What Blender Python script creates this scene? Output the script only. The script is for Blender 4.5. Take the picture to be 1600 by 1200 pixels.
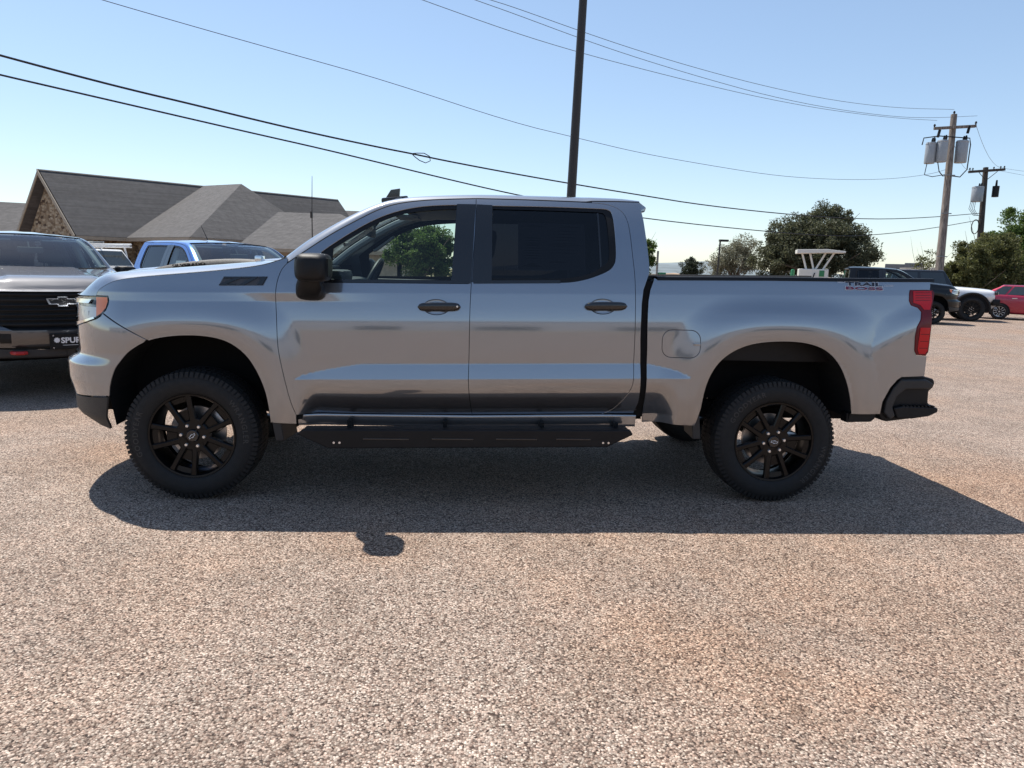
import bpy, bmesh, math, random
import numpy as np
from mathutils import Vector, Matrix, Euler
from mathutils.geometry import delaunay_2d_cdt

for o in list(bpy.data.objects): bpy.data.objects.remove(o, do_unlink=True)
scene = bpy.context.scene
COL = scene.collection
rng = np.random.default_rng(7)
random.seed(7)

# ---------------------------------------------------------------- camera
def cam_axes(yaw, pitch, roll):
    f = Vector((math.sin(yaw)*math.cos(pitch), math.cos(yaw)*math.cos(pitch), math.sin(pitch)))
    r = Vector((math.cos(yaw), -math.sin(yaw), 0)); u = r.cross(f)
    return r*math.cos(roll)+u*math.sin(roll), -r*math.sin(roll)+u*math.cos(roll), f
cd = bpy.data.cameras.new('camera'); cam = bpy.data.objects.new('camera', cd); COL.objects.link(cam)
r_, u_, f_ = cam_axes(0.0736013, -0.1586923, 0.0274044)
cam.matrix_world = Matrix(((r_.x, u_.x, -f_.x, -0.2105), (r_.y, u_.y, -f_.y, -5.4659), (r_.z, u_.z, -f_.z, 1.49496), (0, 0, 0, 1)))
cd.sensor_fit = 'HORIZONTAL'; cd.sensor_width = 36.0; cd.lens = 36.0*1120.6/1600
cd.clip_start = 0.05; cd.clip_end = 5000
scene.camera = cam

# ---------------------------------------------------------------- sky, sun, exposure
SUN = Vector((-0.32, 0.42, 1.0)).normalized()
elev = math.asin(SUN.z); azim = math.atan2(SUN.x, SUN.y)
world = bpy.data.worlds.new('World'); scene.world = world; world.use_nodes = True
nt = world.node_tree; nt.nodes.clear()
sky = nt.nodes.new('ShaderNodeTexSky'); sky.sky_type = 'NISHITA'; sky.sun_disc = False
sky.sun_elevation = elev; sky.sun_rotation = azim
sky.altitude = 200; sky.air_density = 1.0; sky.dust_density = 0.25; sky.ozone_density = 3.2
bg = nt.nodes.new('ShaderNodeBackground'); bg.inputs[1].default_value = 0.15
out = nt.nodes.new('ShaderNodeOutputWorld')
gm = nt.nodes.new('ShaderNodeGamma'); gm.inputs[1].default_value = 0.8     # gamma on the sky colour: flatter, softer sky contrast
nt.links.new(sky.outputs[0], gm.inputs[0]); nt.links.new(gm.outputs[0], bg.inputs[0]); nt.links.new(bg.outputs[0], out.inputs[0])
sl = bpy.data.lights.new('sun', 'SUN'); sl.energy = 4.3; sl.angle = math.radians(0.53); sl.color = (1.0, 0.95, 0.87)
sun = bpy.data.objects.new('sun', sl); COL.objects.link(sun)
sun.rotation_euler = (-SUN).to_track_quat('-Z', 'Y').to_euler(); sun.location = SUN*60
vs = scene.view_settings
vs.view_transform = 'Standard'; vs.look = 'None'; vs.exposure = 0.6; vs.gamma = 1.0; vs.use_curve_mapping = False
scene.render.engine = 'CYCLES'
scene.cycles.max_bounces = 8; scene.cycles.transparent_max_bounces = 24
scene.cycles.caustics_reflective = False; scene.cycles.caustics_refractive = False
scene.render.film_transparent = False

# ---------------------------------------------------------------- object helpers
def link(o, parent=None):
    COL.objects.link(o)
    if parent is not None: o.parent = parent
    return o
def tag(o, label=None, cat=None, group=None, kind=None):
    if label: o['label'] = label
    if cat: o['category'] = cat
    if group: o['group'] = group
    if kind: o['kind'] = kind
    return o
def empty(name, loc=(0, 0, 0), rz=0, sc=1.0):
    o = bpy.data.objects.new(name, None); o.location = loc; o.rotation_euler = (0, 0, rz); o.scale = (sc, sc, sc)
    o.empty_display_size = .2
    return link(o)
def mesh_obj(name, v, f, mat, parent=None, smooth=False, normals=None, angle=None):
    me = bpy.data.meshes.new(name)
    me.from_pydata([tuple(p) for p in np.asarray(v, float).tolist()], [], f)
    if mat is not None: me.materials.append(mat)
    if smooth or normals is not None:
        me.polygons.foreach_set('use_smooth', [True]*len(me.polygons))
    me.update()
    if normals is not None: me.normals_split_custom_set_from_vertices([tuple(n) for n in np.asarray(normals).tolist()])
    elif smooth and angle: me.set_sharp_from_angle(angle=math.radians(angle))
    o = bpy.data.objects.new(name, me)
    return link(o, parent)
class MB:
    """collects shapes into one mesh"""
    def __init__(s): s.v = []; s.f = []
    def add(s, v, f):
        n = len(s.v); s.v += [tuple(map(float, p)) for p in v]; s.f += [tuple(i+n for i in q) for q in f]; return s
    def box(s, a, b, bev=0.0, rz=0.0, c=None, rx=0.0, ry=0.0):
        bm = bmesh.new(); bmesh.ops.create_cube(bm, size=1)
        a = Vector(a); b = Vector(b); sz = b-a; ct = (a+b)/2
        for v in bm.verts: v.co = Vector((v.co.x*sz.x, v.co.y*sz.y, v.co.z*sz.z))
        if bev > 0: bmesh.ops.bevel(bm, geom=list(bm.edges), offset=min(bev, min(abs(x) for x in sz)*.45), segments=2, profile=.6, affect='EDGES')
        R = Euler((rx, ry, rz)).to_matrix()
        for v in bm.verts: v.co = R @ v.co + ct
        return s.bm(bm)
    def bm(s, bm):
        bm.verts.index_update()
        s.add([v.co for v in bm.verts], [[v.index for v in f.verts] for f in bm.faces]); bm.free(); return s
    def tube(s, pts, r, n=8, cap=True):
        pts = [Vector(p) for p in pts]; N = len(pts)
        rr = r if hasattr(r, '__len__') else [r]*N
        rings = []; prev = None
        for i, p in enumerate(pts):
            d = (pts[min(i+1, N-1)]-pts[max(i-1, 0)]).normalized()
            if prev is None:
                a = d.cross(Vector((0, 0, 1)));
                if a.length < 1e-3: a = d.cross(Vector((1, 0, 0)))
                a.normalize()
            else:
                a = (prev-d*prev.dot(d)); a.normalize()
            prev = a; b = d.cross(a)
            rings.append([p+(a*math.cos(2*math.pi*k/n)+b*math.sin(2*math.pi*k/n))*rr[i] for k in range(n)])
        v = [q for R in rings for q in R]; f = []
        for i in range(N-1):
            for k in range(n):
                k2 = (k+1) % n; f.append((i*n+k, i*n+k2, (i+1)*n+k2, (i+1)*n+k))
        if cap: f.append(tuple(range(n))[::-1]); f.append(tuple((N-1)*n+k for k in range(n)))
        return s.add(v, f)
    def lathe(s, prof, n=48, axis='Y', c=(0, 0, 0), closed=False):
        """prof: (r, t) with t along axis"""
        v = []; f = []; m = len(prof)
        for k in range(n):
            a = 2*math.pi*k/n; ca, sa = math.cos(a), math.sin(a)
            for r, t in prof:
                if axis == 'Y': v.append((c[0]+r*ca, c[1]+t, c[2]+r*sa))
                else: v.append((c[0]+r*ca, c[1]+r*sa, c[2]+t))
        for k in range(n):
            k2 = (k+1) % n
            for i in range(m-1+(1 if closed else 0)):
                j = (i+1) % m; q = (k*m+i, k2*m+i, k2*m+j, k*m+j)
                f.append(q if axis == 'Z' else q[::-1])
        return s.add(v, f)
    def prism(s, poly, y0, y1, plane='XZ'):
        """polygon in XZ (or XY) extruded along the third axis"""
        n = len(poly)
        mk = (lambda p, t: (p[0], t, p[1])) if plane == 'XZ' else ((lambda p, t: (p[0], p[1], t)) if plane == 'XY' else (lambda p, t: (t, p[0], p[1])))
        v = [mk(p, y0) for p in poly]+[mk(p, y1) for p in poly]
        f = [tuple(range(n)), tuple(range(2*n-1, n-1, -1))]+[(i, i+n, (i+1) % n+n, (i+1) % n) for i in range(n)]
        return s.add(v, f)
    def build(s, name, mat, parent=None, smooth=False, angle=35, bevel=0, fixn=True):
        bm = bmesh.new()
        for p in s.v: bm.verts.new(p)
        bm.verts.ensure_lookup_table()
        for q in s.f:
            try: bm.faces.new([bm.verts[i] for i in q])
            except ValueError: pass
        if fixn: bmesh.ops.recalc_face_normals(bm, faces=list(bm.faces))
        me = bpy.data.meshes.new(name); bm.to_mesh(me); bm.free()
        me.materials.append(mat)
        if smooth:
            me.polygons.foreach_set('use_smooth', [True]*len(me.polygons)); me.set_sharp_from_angle(angle=math.radians(angle))
        o = bpy.data.objects.new(name, me); link(o, parent)
        if bevel:
            m = o.modifiers.new('bevel', 'BEVEL'); m.width = bevel; m.segments = 3; m.limit_method = 'ANGLE'; m.angle_limit = math.radians(40)
        return o
def children(o): return [c for c in COL.objects if c.parent == o]
KIDS = {}
def copy_tree(src, kids, matmap=None, parent=None, skip=()):
    c = src.copy(); COL.objects.link(c); c.parent = parent
    if c.type == 'MESH' and matmap:
        for i, sl_ in enumerate(c.material_slots):
            m = src.material_slots[i].material
            if m in matmap: sl_.link = 'OBJECT'; sl_.material = matmap[m]
    for ch in kids.get(src.name, []):
        if ch.name.split('.')[0] in skip: continue
        copy_tree(ch, kids, matmap, c, skip)
    return c

# ---------------------------------------------------------------- material helpers
def new_mat(name):
    m = bpy.data.materials.new(name); m.use_nodes = True; return m, m.node_tree, m.node_tree.nodes['Principled BSDF']
def mat(name, col, rough=.5, metal=0., coat=0., spec=.5, var=0., vscale=8., bump=0., bscale=60., coatr=.03):
    m, nt, b = new_mat(name)
    b.inputs['Base Color'].default_value = (*col, 1); b.inputs['Roughness'].default_value = rough
    b.inputs['Metallic'].default_value = metal; b.inputs['Coat Weight'].default_value = coat
    b.inputs['Coat Roughness'].default_value = coatr; b.inputs['Specular IOR Level'].default_value = spec
    if var or bump:
        tc = nt.nodes.new('ShaderNodeTexCoord')
    if var:
        n = nt.nodes.new('ShaderNodeTexNoise'); n.inputs['Scale'].default_value = vscale; n.inputs['Detail'].default_value = 6
        nt.links.new(tc.outputs['Object'], n.inputs['Vector'])
        r = nt.nodes.new('ShaderNodeValToRGB')
        r.color_ramp.elements[0].position = .3; r.color_ramp.elements[1].position = .7
        r.color_ramp.elements[0].color = tuple(c*(1-var) for c in col)+(1,); r.color_ramp.elements[1].color = tuple(min(1, c*(1+var)) for c in col)+(1,)
        nt.links.new(n.outputs['Fac'], r.inputs['Fac']); nt.links.new(r.outputs['Color'], b.inputs['Base Color'])
    if bump:
        n2 = nt.nodes.new('ShaderNodeTexNoise'); n2.inputs['Scale'].default_value = bscale; n2.inputs['Detail'].default_value = 4
        nt.links.new(tc.outputs['Object'], n2.inputs['Vector'])
        bp = nt.nodes.new('ShaderNodeBump'); bp.inputs['Strength'].default_value = bump; bp.inputs['Distance'].default_value = .01
        nt.links.new(n2.outputs['Fac'], bp.inputs['Height']); nt.links.new(bp.outputs['Normal'], b.inputs['Normal'])
    return m
def glass(name, tint, ior=1.45, rough=0.0):
    m = bpy.data.materials.new(name); m.use_nodes = True; nt = m.node_tree; nt.nodes.clear()
    o = nt.nodes.new('ShaderNodeOutputMaterial'); mx = nt.nodes.new('ShaderNodeMixShader')
    fr = nt.nodes.new('ShaderNodeFresnel')
    ge = nt.nodes.new('ShaderNodeNewGeometry'); mr = nt.nodes.new('ShaderNodeMapRange'); mr.inputs['To Min'].default_value = ior; mr.inputs['To Max'].default_value = 1/ior   # thin pane: same reflectance from both faces
    nt.links.new(ge.outputs['Backfacing'], mr.inputs['Value']); nt.links.new(mr.outputs[0], fr.inputs['IOR'])
    tr = nt.nodes.new('ShaderNodeBsdfTransparent'); tr.inputs['Color'].default_value = (*tint, 1)
    gl = nt.nodes.new('ShaderNodeBsdfGlossy'); gl.inputs['Roughness'].default_value = rough; gl.inputs['Color'].default_value = (.95, .97, 1, 1)
    nt.links.new(fr.outputs[0], mx.inputs[0]); nt.links.new(tr.outputs[0], mx.inputs[1]); nt.links.new(gl.outputs[0], mx.inputs[2]); nt.links.new(mx.outputs[0], o.inputs[0])
    return m
def car_paint(name, col, metal=1.0, rough=.10, flake=.5, share=.28, fcol=None):
    """clear-coated metallic: a sharp mirror-like lobe over a broad flake lobe"""
    m, nt, b = new_mat(name); L = nt.links.new
    tc = nt.nodes.new('ShaderNodeTexCoord'); v = nt.nodes.new('ShaderNodeTexVoronoi'); v.inputs['Scale'].default_value = 900
    L(tc.outputs['Object'], v.inputs['Vector'])
    mix = nt.nodes.new('ShaderNodeMix'); mix.data_type = 'RGBA'
    sep = nt.nodes.new('ShaderNodeSeparateColor'); L(v.outputs['Color'], sep.inputs[0]); L(sep.outputs[0], mix.inputs[0])
    mix.inputs[6].default_value = (*[c*.86 for c in col], 1); mix.inputs[7].default_value = (*[min(1, c*1.14) for c in col], 1)
    b2 = nt.nodes.new('ShaderNodeBsdfPrincipled'); ms = nt.nodes.new('ShaderNodeMixShader'); ms.inputs[0].default_value = share
    for q, r in ((b, rough), (b2, flake)):
        q.inputs['Metallic'].default_value = metal; q.inputs['Roughness'].default_value = r
        if q is b or fcol is None: L(mix.outputs[2], q.inputs['Base Color'])
        else: q.inputs['Base Color'].default_value = (*fcol, 1)
        q.inputs['Coat Weight'].default_value = 1.0; q.inputs['Coat Roughness'].default_value = .012; q.inputs['Coat IOR'].default_value = 1.5
    o = nt.nodes['Material Output']; L(b.outputs[0], ms.inputs[1]); L(b2.outputs[0], ms.inputs[2]); L(ms.outputs[0], o.inputs[0])
    return m
M = {}
M['paint'] = car_paint('grey_metallic_paint', (.275, .292, .322), fcol=(.40, .42, .45))
M['paint_dark'] = car_paint('charcoal_metallic_paint', (.075, .076, .080), fcol=(.20, .20, .21))
M['paint_blue'] = car_paint('blue_metallic_paint', (.05, .17, .50), .6, .2)
M['paint_black'] = mat('black_paint', (.004, .0045, .006), .3, 0, .35, .3)
M['paint_white'] = mat('white_car_paint', (.78, .78, .77), .35, 0, 1)
M['paint_red'] = car_paint('red_metallic_paint', (.36, .014, .045), .4, .25)
M['gloss_black'] = mat('gloss_black_trim', (.008, .008, .009), .18, 0, .6)
M['satin_black'] = mat('satin_black_plastic', (.007, .007, .008), .5, 0, 0, .3, var=.25, bump=.12, bscale=400)
M['plastic'] = mat('grey_textured_plastic', (.024, .023, .023), .55, var=.2, bump=.2, bscale=500)
M['under'] = mat('dark_undercarriage', (.003, .003, .0035), .95, var=.3)
M['rubber'] = mat('tyre_rubber', (.0075, .0075, .008), .75, var=.3, vscale=30, bump=.25, bscale=220)
M['rubber_text'] = mat('tyre_lettering_rubber', (.030, .029, .028), .6)
M['rim'] = mat('gloss_black_alloy', (.0025, .0025, .003), .30, .0, .12, .25)
M['chrome'] = mat('chrome', (.78, .79, .8), .12, 1.)
M['steel'] = mat('brake_steel', (.35, .35, .36), .35, 1.)
M['lug'] = mat('bright_lug_nut', (.8, .8, .8), .25, .8)
M['white_print'] = mat('white_print', (.8, .8, .8), .5)
M['glass'] = glass('clear_side_glass', (.80, .88, .85))
M['windshield'] = glass('windshield_glass', (.66, .76, .74), 1.8)
M['tint'] = glass('dark_tinted_glass', (.085, .09, .105))
M['lens'] = glass('clear_lamp_lens', (.93, .94, .95))
M['red_lens'] = mat('red_lamp_lens', (.56, .003, .010), .18, 0, .15, .3)
M['red_dark'] = mat('dark_red_lamp_lens', (.13, .001, .006), .2, 0, .1, .3)
M['amber'] = mat('amber_reflector', (1.0, .27, .07), .3, 0, .3)
M['silver_plastic'] = mat('silver_lamp_plastic', (.62, .63, .64), .3, .3)
M['badge_grey'] = mat('dark_grey_badge', (.05, .05, .055), .4)
M['interior'] = mat('dark_cabin_trim', (.055, .057, .06), .7, var=.15)
M['liner'] = mat('grey_headliner', (.30, .31, .32), .9)
M['leather'] = mat('black_seat_leather', (.022, .022, .025), .5)
M['red_hook'] = mat('red_tow_hook', (.45, .02, .02), .4)
M['sticker'] = mat('window_sticker_paper', (.42, .44, .46), .8)
M['ink'] = mat('dark_print', (.02, .02, .03), .6)
M['navy'] = mat('navy_decal', (.012, .014, .03), .35)
M['maroon'] = mat('maroon_decal', (.16, .015, .05), .35)
M['decal_edge'] = mat('pale_decal_outline', (.50, .54, .60), .35)
# ================================================================ setting: pavement, field, hills
def pavement_mat():
    m, nt, b = new_mat('tan_chip_seal_pavement')
    L = nt.links.new; N = nt.nodes.new
    g = N('ShaderNodeNewGeometry')
    def vor(scale, feat='F1'):
        v = N('ShaderNodeTexVoronoi'); v.inputs['Scale'].default_value = scale; v.feature = feat; L(g.outputs['Position'], v.inputs['Vector']); return v
    def noi(scale, det=5, rough=.6):
        n = N('ShaderNodeTexNoise'); n.inputs['Scale'].default_value = scale; n.inputs['Detail'].default_value = det; n.inputs['Roughness'].default_value = rough
        L(g.outputs['Position'], n.inputs['Vector']); return n
    v1 = vor(132); sep = N('ShaderNodeSeparateColor'); L(v1.outputs['Color'], sep.inputs[0])
    ramp = N('ShaderNodeValToRGB'); cr = ramp.color_ramp; cr.interpolation = 'LINEAR'
    stops = [(0, (.045, .034, .030)), (.08, (.115, .089, .076)), (.20, (.23, .186, .157)), (.5, (.355, .298, .252)), (.8, (.48, .415, .355)), (1, (.72, .645, .565))]
    while len(cr.elements) < len(stops): cr.elements.new(.5)
    for e, (p, c) in zip(cr.elements, stops): e.position = p; e.color = (*c, 1)
    L(sep.outputs[0], ramp.inputs[0])
    # stone hue: pinkish against buff
    hue = N('ShaderNodeMix'); hue.data_type = 'RGBA'; hue.blend_type = 'MULTIPLY'
    hr = N('ShaderNodeValToRGB'); hr.color_ramp.elements[0].color = (1.05, .90, .84, 1); hr.color_ramp.elements[1].color = (1.0, 1.0, .98, 1)
    L(sep.outputs[1], hr.inputs[0]); hue.inputs[0].default_value = 1; L(ramp.outputs[0], hue.inputs[6]); L(hr.outputs[0], hue.inputs[7])
    # dark binder between the stones
    gap = N('ShaderNodeValToRGB'); gap.color_ramp.elements[0].position = .46; gap.color_ramp.elements[0].color = (1, 1, 1, 1)
    gap.color_ramp.elements[1].position = .80; gap.color_ramp.elements[1].color = (.28, .24, .22, 1)
    L(v1.outputs['Distance'], gap.inputs[0])
    mg = N('ShaderNodeMix'); mg.data_type = 'RGBA'; mg.blend_type = 'MULTIPLY'; mg.inputs[0].default_value = .9
    L(hue.outputs[2], mg.inputs[6]); L(gap.outputs[0], mg.inputs[7])
    # broad stains: rusty patches, greyer worn patches
    n1 = noi(.42, 6, .62); rr = N('ShaderNodeValToRGB'); rr.color_ramp.elements[0].position = .46; rr.color_ramp.elements[1].position = .72
    L(n1.outputs['Fac'], rr.inputs[0])
    rust = N('ShaderNodeMix'); rust.data_type = 'RGBA'; rust.blend_type = 'MULTIPLY'; L(rr.outputs[0], rust.inputs[0]); L(mg.outputs[2], rust.inputs[6]); rust.inputs[7].default_value = (1.0, .88, .78, 1)
    n2 = noi(1.7, 7, .65); r2 = N('ShaderNodeValToRGB'); r2.color_ramp.elements[0].position = .40; r2.color_ramp.elements[1].position = .66
    r2.color_ramp.elements[0].color = (.84, .82, .80, 1); r2.color_ramp.elements[1].color = (1.06, 1.05, 1.04, 1)
    L(n2.outputs['Fac'], r2.inputs[0])
    wear = N('ShaderNodeMix'); wear.data_type = 'RGBA'; wear.blend_type = 'MULTIPLY'; wear.inputs[0].default_value = 1; L(rust.outputs[2], wear.inputs[6]); L(r2.outputs[0], wear.inputs[7])
    n3 = noi(9, 4, .7); r3 = N('ShaderNodeValToRGB'); r3.color_ramp.elements[0].position = .36; r3.color_ramp.elements[1].position = .5
    r3.color_ramp.elements[0].color = (.90, .88, .86, 1); r3.color_ramp.elements[1].color = (1, 1, 1, 1)
    L(n3.outputs['Fac'], r3.inputs[0])
    w2 = N('ShaderNodeMix'); w2.data_type = 'RGBA'; w2.blend_type = 'MULTIPLY'; w2.inputs[0].default_value = 1; L(wear.outputs[2], w2.inputs[6]); L(r3.outputs[0], w2.inputs[7])
    # iron-stained areas in front of the bed, ragged at the edge
    last = w2.outputs[2]
    for (cx, cy, rad) in ((1.7, -2.3, 1.5), (.7, -3.0, .8), (-2.9, .2, .9), (-.6, -1.75, .5), (4.2, -1.0, 1.6)):
        vm = N('ShaderNodeVectorMath'); vm.operation = 'DISTANCE'; L(g.outputs['Position'], vm.inputs[0]); vm.inputs[1].default_value = (cx, cy, 0)
        ns = noi(2.3, 7, .7); ma = N('ShaderNodeMath'); ma.operation = 'MULTIPLY_ADD'; L(ns.outputs['Fac'], ma.inputs[0]); ma.inputs[1].default_value = rad*1.7; L(vm.outputs['Value'], ma.inputs[2])
        mr = N('ShaderNodeMapRange'); mr.inputs['From Min'].default_value = rad*1.75; mr.inputs['From Max'].default_value = rad*.95; mr.inputs['To Min'].default_value = 0; mr.inputs['To Max'].default_value = .75; L(ma.outputs[0], mr.inputs['Value'])
        mm = N('ShaderNodeMix'); mm.data_type = 'RGBA'; mm.blend_type = 'MULTIPLY'; L(mr.outputs[0], mm.inputs[0]); L(last, mm.inputs[6]); mm.inputs[7].default_value = (.97, .88, .80, 1); last = mm.outputs[2]
    L(last, b.inputs['Base Color'])
    b.inputs['Roughness'].default_value = .85; b.inputs['Specular IOR Level'].default_value = .25
    # stone relief
    h = N('ShaderNodeMath'); h.operation = 'MULTIPLY_ADD'; L(v1.outputs['Distance'], h.inputs[0]); h.inputs[1].default_value = -1; L(sep.outputs[2], h.inputs[2])
    bp = N('ShaderNodeBump'); bp.inputs['Strength'].default_value = .5; bp.inputs['Distance'].default_value = .006; L(h.outputs[0], bp.inputs['Height'])
    L(bp.outputs['Normal'], b.inputs['Normal'])
    return m
M['pavement'] = pavement_mat()
M['field'] = mat('dry_grass_field', (.26, .20, .10), .95, var=.35, vscale=.15)
M['hill'] = mat('distant_wooded_hill', (.16, .19, .20), .95, var=.3, vscale=.02)
M['earth'] = mat('tan_earth_bank', (.33, .23, .15), .95, var=.3, vscale=.6)
def sheet(name, x0, x1, y0, y1, z, m):
    o = mesh_obj(name, [(x0, y0, z), (x1, y0, z), (x1, y1, z), (x0, y1, z)], [(0, 1, 2, 3)], m); return tag(o, kind='structure')
sheet('field', -2500, 2500, -2500, 2500, -.004, M['field'])
sheet('parking_lot', -70, 90, -45, 75, 0, M['pavement'])
def hill(name, pts, depth, m):
    v = []; f = []
    n = len(pts)
    for k, (x, y, h) in enumerate(pts):
        v += [(x, y-depth, -1), (x, y-depth*.4, h*.55), (x, y, h), (x, y+depth, -1)]
    for k in range(n-1):
        for j in range(3): f.append((k*4+j, k*4+4+j, k*4+5+j, k*4+1+j))
    return tag(mesh_obj(name, v, f, m, smooth=True), kind='structure')
hill('hills', [(-2200+90*i, 1500+120*math.sin(i*.4), 17+8*math.sin(i*.7)+5*math.sin(i*1.9+1)) for i in range(50)], 250, M['hill'])
hill('earth_bank', [(26+3.2*i, 92+2*math.sin(i), 1.35+.25*math.sin(i*1.7)) for i in range(12)], 7, M['earth'])

# ---------------------------------------------------------------- pickup body surface (metres, nose towards -X, right side mirrored)
def sstep(a, b, v):
    t = np.clip((v-a)/(b-a), 0, 1); return t*t*(3-2*t)
_TZ = [0.30, 0.50, 0.56, 0.66, 0.80, 0.90, 1.00, 1.10, 1.145, 1.19, 1.26, 1.336, 1.348, 1.40, 1.43, 1.60, 1.80, 1.92, 2.05]
_TT = [-20., -14., -9., -4.5, -2.0, -0.5, 0.6, 1.6, 3.4, 6.6, 9.0, 10.0, 14.5, 15.5, 18., 20., 25., 32., 50.]
_GZ = np.linspace(.30, 2.05, 1751)
_GT = np.tan(np.radians(np.interp(_GZ, _TZ, _TT)))
_GW = -np.concatenate([[0], np.cumsum((_GT[1:]+_GT[:-1])/2*np.diff(_GZ))])
_GW = _GW - np.interp(1.40, _GZ, _GW) + 0.948
_KT = np.tan(np.radians(np.interp(_GZ, [.30, .562, .565, .66, .70, .76, .80], [0, 0, 31, 27, 22, 8, 0])))
_KW = np.concatenate([[0], np.cumsum((_KT[1:]+_KT[:-1])/2*np.diff(_GZ))]); _KW = _KW[-1]-_KW      # tuck-under of the door bottoms
U0 = -2.22                                   # where the side turns into the nose
ARCH_F = (-1.865, 0.52, 0.477, 0.527, 2.5)    # xc, zc, a, b, n
ARCH_R = (1.861, 0.56, 0.508, 0.525, 2.5)
def arch_d(u, z, A):
    xc, zc, a, b, n = A
    return (((np.abs(u-xc)/a)**n + (np.maximum(z-zc, 0)/b)**n)**(1/n)-1)*0.5
def flare(d):
    up = 1-sstep(.080, .33, d)
    return up*0.026 - .010*(1-np.clip(d/.07, 0, 1))**2
def rear_crease(u, z):
    zl = 0.914 + 0.238*np.clip((u-2.378)/.334, 0, 1.6)**.75
    s = z-zl
    return .017*(1-sstep(.0, .22, s))*sstep(2.25, 2.45, u)
def W(u, z):
    u = np.asarray(u, float); z = np.asarray(z, float)
    ue = np.maximum(u, U0)
    zr = z-.02*ue
    w = np.interp(zr, _GZ, _GW)
    # scalloped undercut of the front wing below the shoulder line
    k = 1-sstep(-1.35, -.55, ue)
    w = w - k*math.tan(math.radians(10))*np.clip(1.342-zr, 0, .055)
    # sky-catching scallop low on the doors
    top = .800+.105*np.clip(np.minimum((ue+1.24)/.42, (1.27-ue)/.30), 0, 1)**.55
    w = w + np.tan(np.radians(13))*np.clip(top-zr, 0, np.maximum(top-.808, 0))
    w = w + np.maximum(np.maximum(flare(arch_d(ue, z, ARCH_F)), flare(arch_d(ue, z, ARCH_R))), rear_crease(ue, z))*sstep(1.42, 1.25, z)
    tk = sstep(-1.23, -1.10, ue)*sstep(1.20, 1.06, ue)
    w = w - tk*np.interp(zr, _GZ, _KW)
    # plan taper of the tail
    w = w - .05*np.clip((ue-2.45)/.45, 0, 2)**2
    return w
_SN = 2.0
_th = np.linspace(0, math.pi/2, 400)
_px = -np.sin(_th)**(2/_SN); _py = np.cos(_th)**(2/_SN)
def nose_a(z):
    return .60 + .10*sstep(.905, .83, z) - .035*sstep(.74, .62, z) - .09*sstep(.53, .44, z)
_ARC = np.concatenate([[0], np.cumsum(np.hypot(np.diff(_px)*.62, np.diff(_py)*.97))])
def F(u, z):
    """surface point for arc length u (equal to x behind U0) and height z, left (camera) side"""
    u = np.asarray(u, float); z = np.asarray(z, float)
    w = W(u, z)
    s = np.clip(U0-u, 0, None)
    fx = np.interp(s, _ARC, _px); fy = np.interp(s, _ARC, _py)
    x = np.where(u < U0, U0+fx*nose_a(z), u)
    y = np.where(u < U0, -w*fy, -w)
    return np.stack([x, y, z], -1)
def FN(u, z, e=.003):
    a = F(u+e, z)-F(u-e, z); b = F(u, z+e)-F(u, z-e)
    n = np.cross(a, b); n /= np.linalg.norm(n, axis=-1, keepdims=True)+1e-12
    return n
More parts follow.
